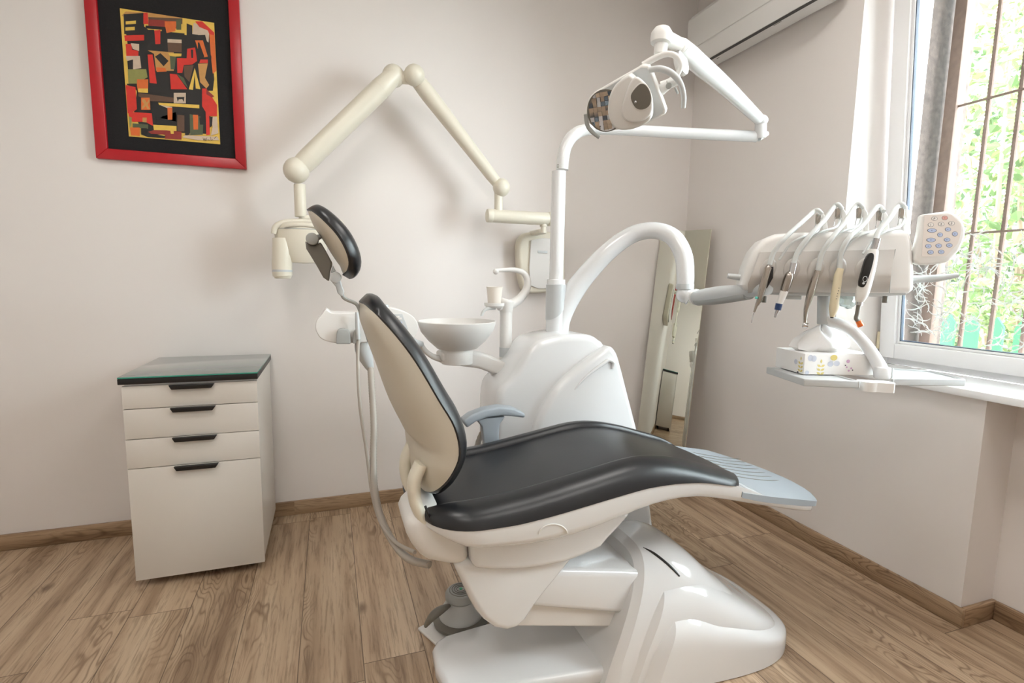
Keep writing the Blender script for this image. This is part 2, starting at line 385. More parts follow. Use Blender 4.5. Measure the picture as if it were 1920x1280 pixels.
def shrub(name, label, cx, cy, z0, z1, rx, ry, n, mats, berries=0, seed=1, size=.055):
    rd = random.Random(seed); t = thing(name, label, 'shrub' if z1 < 2.6 else 'tree', (cx, cy, -.3))
    tk = MB(); br = []
    for i in range(7):
        a = rd.uniform(0, 2*PI); top = Vector((cx+rx*.7*math.cos(a), cy+ry*.7*math.sin(a), rd.uniform(z0+(z1-z0)*.4, z1*.95)))
        base = Vector((cx+.05*math.cos(a), cy+.05*math.sin(a), -.3)); mid = (base+top)/2+Vector((rd.uniform(-.2, .2), rd.uniform(-.2, .2), 0))
        tk.tube([base, mid, top], [.03, .018, .006], n=7); br.append((base, mid, top))
    mk('stem', tk, m_bark, t)
    for mi, m in enumerate(mats):
        mb = MB()
        for i in range(n//len(mats)):
            th = rd.uniform(0, 2*PI); q = rd.random()**.5; z = rd.uniform(z0, z1); s = math.sin(PI*min(1, max(.12, (z-z0)/(z1-z0)*.86+.14)))**.4
            p = Vector((cx+rx*q*s*math.cos(th), cy+ry*q*s*math.sin(th), z)); L = size*rd.uniform(.6, 1.5); W = L*rd.uniform(.4, .62)
            R_ = Matrix.Rotation(rd.uniform(0, 2*PI), 3, 'Z') @ Matrix.Rotation(rd.uniform(-1.1, 1.1), 3, 'X') @ Matrix.Rotation(rd.uniform(-.8, .8), 3, 'Y')
            pts = [(0, 0, 0), (W*.5, L*.3, .006), (W*.42, L*.62, .004), (0, L, -.01), (-W*.42, L*.62, .004), (-W*.5, L*.3, .006)]
            mb.add([p+R_ @ Vector(v) for v in pts], [(0, 1, 2, 3), (0, 3, 4, 5)])
        mk('foliage', mb, m, t, flat=True)
    for k in range(berries):
        c = Vector((cx-rx*.75+rd.uniform(-.2, .2), cy+rd.uniform(-ry, ry)*.8, rd.uniform(z0+.3*(z1-z0), z1*.9))); mb = MB()
        for i in range(26): mb.ball(c+Vector((rd.gauss(0, .03), rd.gauss(0, .04), rd.gauss(0, .03))), .009, n=6)
        mk('berry_cluster', mb, m_berry, t)['kind'] = 'stuff'
shrub('rowan_tree', 'bright green rowan tree with orange berry clusters behind the window bars', 3.1, -.35, 1.0, 5.2, .80, 1.2, 7000, [lf1, lf3], 14, 1, .095)
shrub('leafy_tree', 'mid green leafy tree farther from the window, left of the berries', 5.2, 1.4, .6, 6.8, 1.1, 2.2, 5500, [lf2, lf1], 0, 2, .15)
shrub('low_shrub', 'low yellow green shrub behind the green pickets', 1.95, -.75, .0, 1.35, .30, 1.2, 2400, [lf3, lf1], 0, 3, .06)
shrub('side_tree', 'green tree beside the rowan at the right edge of the window', 3.4, -3.0, .3, 5.2, .9, 1.3, 5000, [lf1, lf2], 6, 4, .10)
FX = 1.55
fence = thing('picket_fence', 'light green picket fence at the foot of the garden', 'fence', (1.55, -.6, -.3)); FZ = 1.07
m_fg = mat('fence_green', srgb(36, 112, 62), .6)
mk('rail', MB().span((FX+.04, -3.2, .35), (FX+.07, 1.4, .41)), m_fg, fence)
for i in range(34):
    y = -3.1+i*.13; mb = MB().prism([(FX, y, -.3), (FX, y+.075, -.3), (FX, y+.075, FZ), (FX, y+.0375, FZ+.06), (FX, y, FZ)], (.02, 0, 0)); mk('picket', mb, m_fg, fence)
b = thing('house', 'pale house wall with a grey framed window beyond the trees', 'house', (8.5, 2, -.3))
m_hw = mat('house_render', srgb(190, 184, 176), .8); mk('wall', MB().span((8.5, -1, -.3), (11, 7, 5.6)), m_hw, b)
mk('roof', MB().prism([(8.2, -1.3, 5.6), (9.75, -1.3, 7), (11.3, -1.3, 5.6)], (0, 8.6, 0)), mat('roof_tile', srgb(170, 110, 90), .8, var=.1), b)
for (y, z) in ((.6, 3.6), (2.3, 3.6), (4.2, 3.6), (.6, 1.2), (2.3, 1.2)):
    wf = mk('window', MB().span((8.44, y, z), (8.52, y+.95, z+1.3), .01), m_pvc, b); mk('pane', MB().span((8.42, y+.1, z+.1), (8.45, y+.85, z+1.2)), mat('far_glass', srgb(150, 165, 180), .1), wf)
# ================================================================== PICTURE
def wp(px, py, d=0): return at(px, py, y=-d)
pic = thing('framed_painting', 'abstract red, yellow and black painting in a red frame on the back wall', 'painting', (-2.974, 0, 2.2))
fx0, fx1, fz0, fz1 = -3.285, -2.663, 1.838, 2.70; fw = .047
m_red = mat('red_lacquer', srgb(186, 24, 36), .3, var=.1, scale=10)
mb = MB()
for p4 in ([(fx0, fz0), (fx1, fz0), (fx1-fw, fz0+fw), (fx0+fw, fz0+fw)], [(fx1, fz0), (fx1, fz1), (fx1-fw, fz1-fw), (fx1-fw, fz0+fw)], [(fx1, fz1), (fx0, fz1), (fx0+fw, fz1-fw), (fx1-fw, fz1-fw)], [(fx0, fz1), (fx0, fz0), (fx0+fw, fz0+fw), (fx0+fw, fz1-fw)]):
    mb.prism([(x, -.004, z) for x, z in p4], (0, -.026, 0), .003)
mk('frame', mb, m_red, pic)
m_linen = mat('black_linen', srgb(34, 32, 34), .9, var=.4, scale=160, bump=.5)
mk('mat_board', MB().span((fx0+fw-.004, -.014, fz0+fw-.004), (fx1-fw+.004, -.006, fz1-fw+.004)), m_linen, pic)
def cp(X, Y, d=.0): return at(140+X/3.764, Y/3.764, y=-.0175-d)
cTL, cTR, cBR, cBL = cp(318, 60), cp(985, 158), cp(1025, 1018), cp(382, 960)
cx0 = (cTL.x+cBL.x)/2; cx1 = (cTR.x+cBR.x)/2; cz0 = (cBL.z+cBR.z)/2; cz1 = (cTL.z+cTR.z)/2
pal = {'k': (16, 13, 13), 'r': (222, 44, 30), 'd': (150, 44, 34), 'y': (238, 196, 84), 'o': (228, 110, 40), 'g': (84, 92, 62), 'w': (214, 190, 166), 'b': (100, 70, 50), 'e': (206, 150, 80), 'l': (150, 148, 80)}
order = list(pal); pm = [mat('paint_'+k, srgb(*pal[k]), .35, var=.12, scale=50, bump=.5) for k in order]
paint = '''k 345 120 400 112 520 210 770 235 960 240 985 560 975 640 900 640 960 800 950 945 700 935 520 960 450 870 420 800 440 640 380 590 372 300
e 330 110 360 80 520 80 760 120 760 150 520 130 370 130
k 345 100 490 90 490 190 470 240 350 240
y 360 150 432 145 432 168 360 172
y 358 192 424 188 424 212 358 216
b 520 120 760 130 760 170 520 150
d 520 135 700 150 720 165 720 200 640 210 520 190
r 485 90 515 90 520 170 485 170
o 635 150 720 150 710 220 640 235
g 715 140 752 130 752 210 718 210
y 775 130 840 150 800 250 775 245
w 840 160 950 215 945 300 870 245 830 240
r 850 150 900 150 985 230 985 330 940 215 880 190
o 950 240 990 250 1000 500 975 520 960 380
k 790 165 830 180 830 250 920 245 965 400 960 580 975 610 960 625 920 580 940 420 890 280 760 300 755 430 790 430 730 470 710 520 590 510 580 660 560 690 515 660 515 400 470 480 455 390 460 320 610 310 615 210 500 200 500 180 640 190 650 240 790 250
r 350 250 490 245 490 285 355 290
k 500 210 560 210 560 310 510 290
r 562 215 605 210 605 310 570 312
w 655 275 755 280 755 310 655 300
b 655 300 755 305 755 370 660 365
r 360 310 400 310 405 350 450 360 450 395 365 395
w 395 305 455 310 455 360 410 345
w 362 395 460 395 470 480 415 490 365 425
y 350 420 374 425 374 475 350 475
k 372 430 412 420 412 485 376 488
e 515 355 700 370 700 500 575 500 560 380
r 515 385 550 385 580 590 530 585
k 567 400 605 375 663 430 628 468
o 575 475 640 480 650 505 580 508
y 660 375 755 378 752 398 700 400 690 480 675 400
g 672 395 715 400 705 490 678 490
r 722 410 790 412 795 345 850 335 865 430 830 455 770 460 760 515 725 515
k 820 350 836 350 836 410 824 410
o 850 285 905 285 940 400 890 408
k 870 300 880 300 915 400 870 440
r 888 420 940 420 940 445 880 445
e 870 450 940 447 920 550 950 600 930 625 885 580
b 770 465 840 460 810 580 775 540
l 375 490 505 488 515 545 440 590 380 590
o 440 560 520 560 518 650 440 640
y 448 625 518 625 518 655 448 652
g 720 520 770 550 800 620 770 590
r 672 520 720 525 795 630 680 630
y 848 480 888 630 855 625 848 520 835 635 806 630
k 370 590 440 600 445 780 410 785 470 800 540 790 540 720 450 670 430 620 370 600
r 360 600 430 615 440 770 400 800 375 800
k 580 510 670 515 670 620 660 650 590 670
k 790 640 895 630 895 730 790 725
b 450 655 700 690 700 720 540 715 450 680
w 700 655 785 655 785 730 700 728
k 720 685 775 685 770 720 760 700 735 702 728 720
o 470 690 530 690 535 775 470 775
e 480 700 495 700 510 725 525 700 532 712 515 740 532 770 515 770 502 748 480 772 475 755 492 735 475 712
y 590 725 880 740 880 765 600 745
w 600 740 690 755 640 850 610 850 600 780
k 540 720 600 740 600 830 720 860 715 790 900 790 950 755 950 780 890 830 720 800 712 885 560 880 545 790
o 655 760 690 760 690 845 658 845
r 900 625 930 625 1005 740 1005 820 950 820 955 950 930 955 925 790 900 750
r 380 790 470 795 545 800 555 890 500 860 410 860 385 830
d 930 630 985 680 970 690 930 665
e 480 830 510 830 508 865 480 862
g 410 870 520 880 520 910 430 900 430 935 412 935
l 382 820 405 830 400 890 390 900
o 390 900 460 900 460 960 400 955
k 468 905 510 905 505 940 640 960 635 975 520 968 470 950
y 555 880 720 890 720 925 560 920
d 520 930 560 918 650 920 755 930 755 985 640 980 640 950 540 945
y 675 920 700 920 700 945 680 945
b 725 810 775 815 775 930 725 925
k 778 810 808 810 812 950 780 960
g 812 805 910 830 905 950 815 955
o 835 810 872 812 872 915 840 915
k 880 830 915 820 910 880 885 880
w 965 825 1005 825 1015 940 960 960 975 900
w 780 955 1010 965 1020 990 870 990 760 970
k 955 825 975 825 970 890 955 900'''
cv = MB(); cv.mi = order.index('y'); cv.span((cx0, -.0165, cz0), (cx1, -.0115, cz1))
y_ = .0
for li, ln in enumerate(paint.split('\n')):
    a = ln.split(); q = [int(v) for v in a[1:]]; pts = []
    for i in range(0, len(q), 2):
        P = cp(q[i], q[i+1]); pts.append(Vector((min(cx1, max(cx0, P.x)), -.0169-.00004*li, min(cz1, max(cz0, P.z)))))
    cv.mi = order.index(a[0]); tris = tessellate_polygon([pts])
    cv.add(pts, [tuple(tr_) for tr_ in tris])
# signature strokes
cv.mi = order.index('k')
for st in ([(905, 970), (912, 992), (920, 975), (926, 994), (934, 970)], [(938, 985), (952, 988)], [(958, 965), (962, 990), (975, 985)], [(985, 978), (1000, 962)]):
    P = [cp(*s_, d=.0035) for s_ in st]
    for a, c_ in zip(P, P[1:]):
        n_ = Vector((-(c_.z-a.z), 0, c_.x-a.x)).normalized()*.0008; cv.poly([a+n_, c_+n_, c_-n_, a-n_])
mk('canvas', cv, pm, pic, flat=True)
# ================================================================== AIR CONDITIONER
ac = thing('air_conditioner', 'white split air conditioner high on the right wall by the corner', 'air conditioner', (0, -.6, 2.66))
y0, y1 = -.19, -1.10
prof = [(-.002, 2.65), (-.05, 2.61), (-.175, 2.607), (-.205, 2.665), (-.208, 2.69), (-.208, 2.86), (-.19, 2.892), (-.002, 2.90)]
mk('body', MB().prism([(x, y0, z) for x, z in prof], (0, y1-y0, 0), .006, ang=20), m_white2, ac)
mk('front_panel', MB().prism([(x, y0-.002, z) for x, z in [(-.206, 2.686), (-.213, 2.69), (-.213, 2.86), (-.206, 2.872)]], (0, y1-y0+.004, 0), .001), m_white2, ac)
mk('louver', MB().prism([(x, y0-.012, z) for x, z in [(-.172, 2.601), (-.180, 2.600), (-.213, 2.678), (-.206, 2.680)]], (0, y1-y0+.03, 0), .001), m_white2, ac)
mk('air_slot', MB().prism([(x, y0-.02, z) for x, z in [(-.146, 2.602), (-.172, 2.600), (-.172, 2.612), (-.146, 2.612)]], (0, y1-y0+.06, 0)), m_black, ac)
for k in range(5): mk('sticker', MB().box((-.118, -.265-k*.011, 2.6085), (.022-.002*k, .005, .001)), m_dgrey, ac)
mk('sticker', MB().box((-.118, -.36, 2.6085), (.006, .02, .001)), m_dgrey, ac); mk('sticker', MB().box((-.13, -.80, 2.6085), (.006, .05, .001)), m_dgrey, ac)
# ================================================================== CABINET
cx0_, cx1_ = -3.083, -2.593; cyf = -.558; cyb = -.03
cab = thing('drawer_cabinet', 'white four-drawer rolling cabinet with black edged glass top against the back wall', 'cabinet', ((cx0_+cx1_)/2, -.3, 0), 0)
mk('body', MB().span((cx0_+.004, cyf+.022, .055), (cx1_, cyb, .868), .002), m_cab, cab)
dz = [at(234, 768, y=cyf).z, at(238, 825, y=cyf).z, at(243, 880, y=cyf).z]
lv = [.866]+dz+[.035]
for i in range(4):
    top, bot = lv[i]-.0015, lv[i+1]+.0015
    d = mk('drawer', MB().span((cx0_, cyf, bot), (cx1_+.001, cyf+.019, top), .0012), m_cab, cab)
    xm = (cx0_+cx1_)/2+.003
    hb = MB().prism([(xm-.082, cyf-.003, top+.0005), (xm+.084, cyf-.003, top+.0005), (xm+.072, cyf-.003, top-.018), (xm-.072, cyf-.003, top-.018)], (0, -.018, 0), .003)
    mk('handle', hb, m_black, d)
mk('carcass_shadow_gap', MB().span((cx0_+.01, cyf+.004, .866), (cx1_-.01, cyb, .876)), m_lgrey, cab)
wt = mk('worktop', MB().span((cx0_-.008, cyf-.012, .8745), (cx1_+.006, cyb+.008, .8975), .001), m_black, cab)
m_tg = mat('tinted_glass', srgb(120, 128, 124), .12, var=.01, coat=.6); m_te = mat('glass_edge', srgb(60, 150, 130), .15)
gt = MB().span((cx0_-.008, cyf-.012, .8985), (cx1_+.006, cyb+.008, .9045), .0008)
o = mk('glass_top', gt, [m_tg, m_te], cab)
for p in o.data.polygons:
    if abs(p.normal.z) < .7: p.material_index = 1
for (x, y) in ((cx0_+.07, cyf+.08), (cx1_-.06, cyf+.07), (cx0_+.07, cyb-.07), (cx1_-.06, cyb-.07)):
    mb = MB().cyl((x-.012, y, .0225), (x+.012, y, .0225), .0225, n=18, bevel=.003); mb.box((x, y+.01, .045), (.03, .035, .02), .004); mk('caster', mb, m_black, cab)
# ================================================================== MIRROR in the corner
mtl = Vector((-.21, -.014, 1.638)); mtr = Vector((-.057, -.318, 1.638)); wv = mtr-mtl; wv.z = 0; wn_ = wv.normalized()
mn_ = Vector((wn_.y, -wn_.x, 0)); off = mn_*.23
if off.dot(CAM-mtl) < 0: off = -off; mn_ = -mn_
mbl = Vector((mtl.x, mtl.y, .004))+off; mbr = Vector((mtr.x, mtr.y, .004))+off
mnn = (mbr-mbl).cross(mtl-mbl).normalized()
if mnn.dot(mn_) > 0: mnn = -mnn
mir = thing('wall_mirror', 'tall frameless mirror leaning in the corner behind the dental unit', 'mirror', (mbl+mbr)/2)
mk('glass', MB().prism([mbl, mbr, mtr, mtl], mnn*.004, .0008), m_mirror, mir)
mk('backing', MB().prism([mbl+mnn*.0042, mbr+mnn*.0042, mtr+mnn*.0042, mtl+mnn*.0042], mnn*.002), m_beige, mir)
# ================================================================== X-RAY UNIT on the back wall
YX = -.22
def X(px, py, y=YX): return at(px, py, y=y)
xr = thing('dental_xray_unit', 'ivory wall-mounted dental x-ray with a folding arm over the chair', 'x-ray machine', (-1.15, 0, 1.4))
# wall box
c = X(1013, 492, -.06); pts = [X(q, w_, -.10) for q, w_ in [(1000, 434), (1040, 434), (1060, 440), (1062, 480), (1061, 530), (1050, 545), (1020, 549), (990, 548), (980, 530), (975, 500), (974, 460), (982, 440)]]
for p in pts: p.y = -.001
box = mk('wall_box', MB().prism(spline(pts, 4, True), (0, -.085, 0), .02, 4, 40), m_ivory, xr)
pl = [X(q, w_, -.10) for q, w_ in [(996, 450), (1018, 446), (1050, 448), (1056, 455), (1056, 500), (1055, 530), (1035, 541), (1010, 541), (994, 535), (993, 500)]]
for p in pl: p.y = -.086
mk('cover', MB().prism(pl, (0, -.012, 0), .004), m_white2, box)
P = X(1018, 472, -.105); mb = MB().box((P.x, -.1, P.z), (.062, .004, .014), .001); mk('label', mb, m_lgrey, box)
# horizontal bracket
A, B = X(915, 402), X(1030, 410); ctr = Vector((1, 0, 0))
mb = MB().cyl((A.x-.004, YX, A.z-.006), (B.x, YX, A.z-.006), .036, n=28, bevel=.006); mb.cyl((A.x-.008, YX, A.z-.006), (A.x+.03, YX, A.z-.006), .037, n=28, bevel=.008); mb.cyl((B.x-.01, YX, A.z-.006), (B.x+.012, YX, A.z-.006), .039, n=28, bevel=.005)
mb.cyl((B.x-.035, YX, A.z-.05), (B.x-.035, YX, A.z-.03), .02, n=20); mb.cyl((B.x-.035, YX, A.z-.085), (B.x-.035, YX, A.z-.045), .016, n=20)
mb.span((B.x-.06, YX, A.z-.09), (B.x-.01, -.05, A.z-.062), .01); brk = mk('wall_bracket', mb, m_ivory, xr)
# lower post + ball
J1 = X(939, 352); J2 = X(777, 143); J2b = X(741, 140); J3 = X(556, 320)
mb = MB().cyl((X(932, 0).x if False else J1.x-.012, YX, A.z+.02), (J1.x-.012, YX, J1.z), .023, n=20); mb.ball(J1+Vector((0, -.012, 0)), .047, (1, 1.0, 1.05)); mk('elbow_post', mb, m_ivory, xr)
def arm(a, b, r0, r1, off=-.0):
    r0 *= 1.2; r1 *= 1.2
    a = a+Vector((0, off, 0)); b = b+Vector((0, off, 0)); d = (b-a).normalized(); L = (b-a).length
    return MB().tube([a, a+d*L*.12, a+d*L*.18, a+d*L*.5, a+d*L*.8, a+d*L*.9, b], [r0*.8, r0*.98, r0, (r0+r1)/2, r1, r1*.98, r1*.85], n=24, sm=3)
ar1 = mk('lower_arm', arm(J1, J2, .027, .034), m_ivory, xr)
mb = MB().ball(J2+Vector((-.004, -.025, -.004)), .052); mb.ball(J2b+Vector((-.008, .01, -.004)), .055); mb.cyl(J2b+Vector((-.005, .0, -.012)), J2+Vector((0, 0, -.01)), .03, n=20); mk('knee_joint', mb, m_ivory, xr)
mb = MB().cyl(J2+Vector((-.008, -.03, -.046)), J2+Vector((-.006, -.03, -.036)), .02, n=16); mb.cyl(J2b+Vector((.0, -.0, -.047)), J2b+Vector((0, 0, -.036)), .014, n=16); mk('joint_screw', mb, m_mgrey, xr)
ar2 = mk('upper_arm', arm(J2b, J3, .042, .042, -.005), m_ivory, xr)
mb = MB(); d = (J3-J2b).normalized()
for q in (.16, .86):
    p = J2b.lerp(J3, q)+Vector((0, -.005, 0)); mb.tube([p-d*.0015, p+d*.0015], .0512, n=24, sm=0)
mk('seam_ring', mb, m_ivory, ar2)
mb = MB().ball(J3+Vector((0, -.012, 0)), .060, (1, 1, 1.0)); mk('elbow_ball', mb, m_ivory, xr)
T0 = X(561, 345); T1 = X(566, 405)
mb = MB().cyl((T0.x+.002, YX, T0.z), (T0.x+.002, YX, T1.z-.005), .027, n=20, bevel=.004)
mb.tube([(T0.x+.002, YX, T1.z), (T0.x+.03, YX, T1.z-.012), (T0.x+.16, YX, T1.z-.016), (T0.x+.19, YX, T1.z-.04), (T0.x+.19, YX, T1.z-.10)], [.016, .018, .016, .016, .016], n=16); mk('yoke', mb, m_ivory, xr)
# tube head: flat-topped oval body with recessed ring, cone pointing down-left
hc = X(566, 445); hx, hz = hc.x+.002, hc.z
zt = X(560, 418).z
prof = [(.0, zt-.012), (.07, zt-.012), (.082, zt-.004), (.09, zt+.002), (.105, zt+.002), (.122, zt-.006), (.128, zt-.03), (.126, zt-.05), (.120, zt-.09), (.105, zt-.15), (.075, zt-.19), (.0, zt-.195)]
head = mk('tube_head', MB().lathe(prof, (hx, YX, 0), n=40, sc=(1, .62)), m_ivory, xr)
mk('handle_ring', MB().tube([X(q, w_, YX-.045) for q, w_ in [(513, 438), (517, 425), (532, 417), (555, 414.5), (585, 416), (608, 421), (614, 436)]], [.012, .014, .013, .012, .012, .012, .011], n=14), m_ivory, head); mk('recess', MB().tube([X(q, w_, YX-.072) for q, w_ in [(532, 427), (545, 424), (575, 424), (600, 428)]], [.004, .010, .010, .006], n=12, flat=(.6, (0, 0, 1))), m_shaded, head)  # recess: darker bead, shade of the ring's hole put into its colour
mb = MB().lathe([(.1295, zt-.034), (.1295, zt-.031)], (hx, YX, 0), n=40, sc=(1, .62)); mk('seam', mb, m_mgrey, head)
C0 = X(530, 455); C1 = X(531, 522)
mb = MB().tube([(C0.x+.0, YX-.02, C0.z+.02), (C0.x, YX-.02, C0.z-.03), (C1.x-.002, YX-.02, C1.z+.05), (C1.x, YX-.02, C1.z+.012)], [.044, .046, .0455, .044], n=28); mb.cyl((C1.x, YX-.02, C1.z+.03), (C1.x, YX-.02, C1.z), .044, .037, n=28, bevel=.002)
co = mk('cone', mb, m_ivory, head)
mk('cone_ring', MB().cyl((C1.x-.001, YX-.02, C1.z+.032), (C1.x-.001, YX-.02, C1.z+.042), .0462, n=28), m_lgrey, co)
mk('cone_opening', MB().cyl((C1.x, YX-.02, C1.z-.0006), (C1.x, YX-.02, C1.z+.002), .031, n=24), m_dgrey, co)
# ================================================================== DENTAL UNIT (body, post, spittoon)
YU = -1.02                     # near face of the unit body
un = thing('dental_unit', 'glossy white dental unit body with tall post and spittoon behind the chair', 'dental unit', (-1.3, -.8, 0))
def U(px, py, y=YU): return at(px, py, y=y)
def fpoly(px, y, n=4): return spline([U(a, b, y) for a, b in px], n)
# rear shell: from the spittoon side up over the hump
out1 = [(930, 790), (935, 735), (962, 703), (985, 668), (1005, 645), (1022, 636), (1060, 628), (1105, 628), (1125, 637), (1140, 658), (1180, 770)]
pts = fpoly(out1, YU); bz = .02
poly = [Vector((pts[0].x, YU, bz))]+pts+[Vector((pts[-1].x+.09, YU, bz))]
shell = mk('body', MB().prism(poly, (0, .27, 0), .03, 4, 50), m_white, un)
# front shell, the big quarter-round cover, bulging toward the camera
out2 = [(998, 850), (1006, 800), (1022, 762), (1050, 722), (1085, 690), (1120, 664), (1145, 650), (1158, 660), (1166, 684), (1180, 738), (1196, 800), (1210, 850)]
pts2 = fpoly(out2, YU-.045); poly2 = [Vector((pts2[0].x-.03, YU-.045, .02))]+pts2+[Vector((pts2[-1].x+.1, YU-.045, .02))]
cov = mk('side_cover', MB().prism(poly2, (0, .24, 0), .028, 5, 50), m_white, un)
g0 = [U(a, b, YU-.047) for a, b in [(1078, 730), (1100, 705), (1130, 682), (1142, 675), (1150, 680), (1148, 690)]]
mk('grip_groove', MB().tube(g0, [.002, .005, .008, .009, .009, .006], n=12), m_white, cov)
# low shoulder and pipe under the arm
P = U(945, 705, -.80); mk('spittoon_pillar', MB().cyl((P.x+.03, -.80, .05), (P.x+.03, -.80, P.z), .066, n=32, bevel=.004), m_white2, un)
# top collar and post
PX = U(1046, 400, -.85).x; YP = -.85
zc = at(1046, 626, y=YP).z; zs0 = at(1046, 602, y=YP).z; zs1 = at(1048, 532, y=YP).z; ztop = at(1056, 322, y=YP).z
mk('post_collar', MB().lathe([(.086, zc-.30), (.083, zc-.016), (.078, zc-.004), (.04, zc)], (PX+.022, YP-.02, 0), n=40, sc=(1.0, .9)), m_white, un)
mb = MB().cyl((PX, YP, zc-.01), (PX, YP, zs1+.02), .041, n=32, bevel=.003); mb.cyl((PX, YP, zs1), (PX, YP, ztop), .031, n=32); post = mk('post', mb, m_white, un)
# grey sleeve whose right side is cut off by a slanting curve
mb = MB(); n = 40; rings = []
for j in range(2):
    ring = []
    for k in range(n):
        a = 2*PI*k/n; cx_ = math.cos(a); zb = zs0+.008+(zs1-zs0)*.42*(.5+.5*cx_)**1.6
        ring.append(Vector((PX+.0445*cx_, YP+.0445*math.sin(a), zb if j == 0 else zs1-.004)))
    rings.append(ring)
rings.append([p*1 for p in [Vector((PX+.040*math.cos(2*PI*k/n), YP+.040*math.sin(2*PI*k/n), zs1)) for k in range(n)]])
mk('sleeve', MB().loft(rings), m_lgrey, post)
# spittoon: swivel arm, column, cup holder, filler, bowl
YB = -.82
ao = [(826, 662), (852, 658), (886, 660), (913, 665), (936, 674), (957, 684), (967, 702), (941, 704), (926, 701), (898, 691), (866, 687), (842, 683), (827, 677)]
mb = MB().prism([at(a, b, y=YB-.05) for a, b in ao], (0, .11, 0), .014, 4, 40); mb.tube([at(832, 674, y=YB-.01), at(812, 668, y=YB-.03), at(797, 657, y=YB-.05), at(790, 645, y=YB-.07)], [.016, .012, .011, .009], n=12)
mk('spittoon_arm', mb, m_white2, un)
bc = at(857, 655, y=YB-.02); rt = at(857, 602, y=YB-.02).z; br = (at(930, 605, y=YB-.02)-at(787, 603, y=YB-.02)).length/2
Hh = rt-bc.z
mk('bowl_neck', MB().cyl((bc.x, bc.y, bc.z-.06), (bc.x, bc.y, bc.z+.01), .068, n=36, bevel=.004), m_white2, un)
prof = [(.0, 0), (.06, 0), (.085, .006), (br*.74, Hh*.33), (br*.92, Hh*.64), (br*.99, Hh*.92), (br, Hh), (br*.975, Hh+.002), (br*.93, Hh*.85), (br*.8, Hh*.5), (br*.5, Hh*.22), (.02, Hh*.12), (.0, Hh*.12)]
mk('spittoon_bowl', MB().lathe([(r, z+bc.z) for r, z in prof], (bc.x, bc.y, 0), n=56, sc=(1, .95)), m_white2, un)
m_spot = m_lgrey
YC = -.78
c0 = at(948, 664, y=YC); c1 = at(949, 585, y=YC); c2 = at(950, 566, y=YC)
cr = npx(c0, 11.5)
mb = MB().cyl((c0.x, YC, c0.z-.03), (c0.x, YC, c1.z), cr, n=28); mb.tube([(c0.x, YC, c1.z), (c0.x-.002, YC, c2.z), (c0.x+.0, YC, c2.z+.012)], [cr*1.02, cr*1.35, cr*1.1], n=24)
col_ = mk('tap_column', mb, m_white2, un); mk('column_ring', MB().cyl((c0.x, YC, c0.z-.01), (c0.x, YC, c0.z+.033), cr*1.04, n=28), m_lgrey, col_)
sw = [at(a, b, y=YC) for a, b in [(952, 574), (972, 562), (986, 545), (989, 527), (982, 512), (965, 506), (945, 506), (930, 507)]]
tp = mk('cup_filler', MB().tube(sw, [npx(c0, q) for q in (10, 8.5, 7.5, 6.5, 5.5, 4.5, 3.6, 3.4)], n=16), m_white2, un)
p = at(930, 509, y=YC); mk('nozzle', MB().ball(p, npx(p, 5.6), n=14), m_white2, tp)
hp = at(927, 572, y=YC-.01)
mb = MB().lathe([(0, -.014), (.032, -.012), (.044, -.002), (.046, .010), (.042, .0105), (.038, .0), (0, -.002)], hp, n=30); mb.tube([hp+Vector((.02, 0, -.004)), at(950, 573, y=YC)], [.02, .022], n=16, sm=0); mk('cup_holder', mb, m_white2, un)
rn = [at(a, b, y=YC-.03) for a, b in [(929, 577), (915, 578), (907, 583), (903, 592)]]
mk('bowl_rinser', MB().tube(rn, [.008, .008, .007, .006], n=12), m_hosew, un)
cupP = hp+Vector((0, 0, -.001)); hz_ = at(927, 537, y=YC-.01).z-hp.z
cup = mk('paper_cup', MB().lathe([(0, .0), (.027, .0), (.028, .003), (.0355, hz_-.003), (.0375, hz_-.002), (.0375, hz_), (.0345, hz_), (.026, .004), (0, .004)], cupP, n=32), mat('cup_white', srgb(238, 230, 220), .5))
tag(cup, 'small white paper cup standing in the holder beside the spittoon bowl', 'cup')
for v in cup.data.vertices: v.co -= cupP
cup.location = cupP
# flexible hoses at the foot of the unit
pts = [at(a, b, y=-1.08) for a, b in [(930, 780), (905, 810), (893, 850), (900, 905)]]
mb = MB(); q = spline(pts, 10); rr = [.011+.0012*(i % 2) for i in range(len(q))]; mb.tube(q, rr, n=10, sm=0)
mk('service_hose', mb, m_hose, un)
# ================================================================== DELIVERY ARCH + ARM (carries the instrument console)
de = thing('instrument_boom', 'thick white arched pipe and grey-white arm holding the instrument console', 'equipment arm', (PX, YP, zc))
ap = [(1049, 624, -.845), (1052, 598, -.845), (1066, 562, -.85), (1095, 520, -.87), (1140, 472, -.92), (1185, 440, -.97), (1228, 432, -1.03), (1262, 445, -1.09), (1281, 478, -1.13), (1285, 515, -1.15), (1284, 537, -1.15)]
P = [at(a, b, y=y) for a, b, y in ap]
rw = [17, 18, 20, 18.5, 17, 16, 15.5, 16, 16.5, 16, 15.5]
mk('arch', MB().tube(P, [npx(p, r) for p, r in zip(P, rw)], n=28), m_white, de)
Q = at(1284, 540, y=-1.15); e = at(1284, 530, y=-1.15)
mk('arch_ring', MB().cyl((Q.x, Q.y, Q.z-.004), (Q.x, Q.y, Q.z+.018), npx(Q, 16.2), n=28), m_lgrey, de)
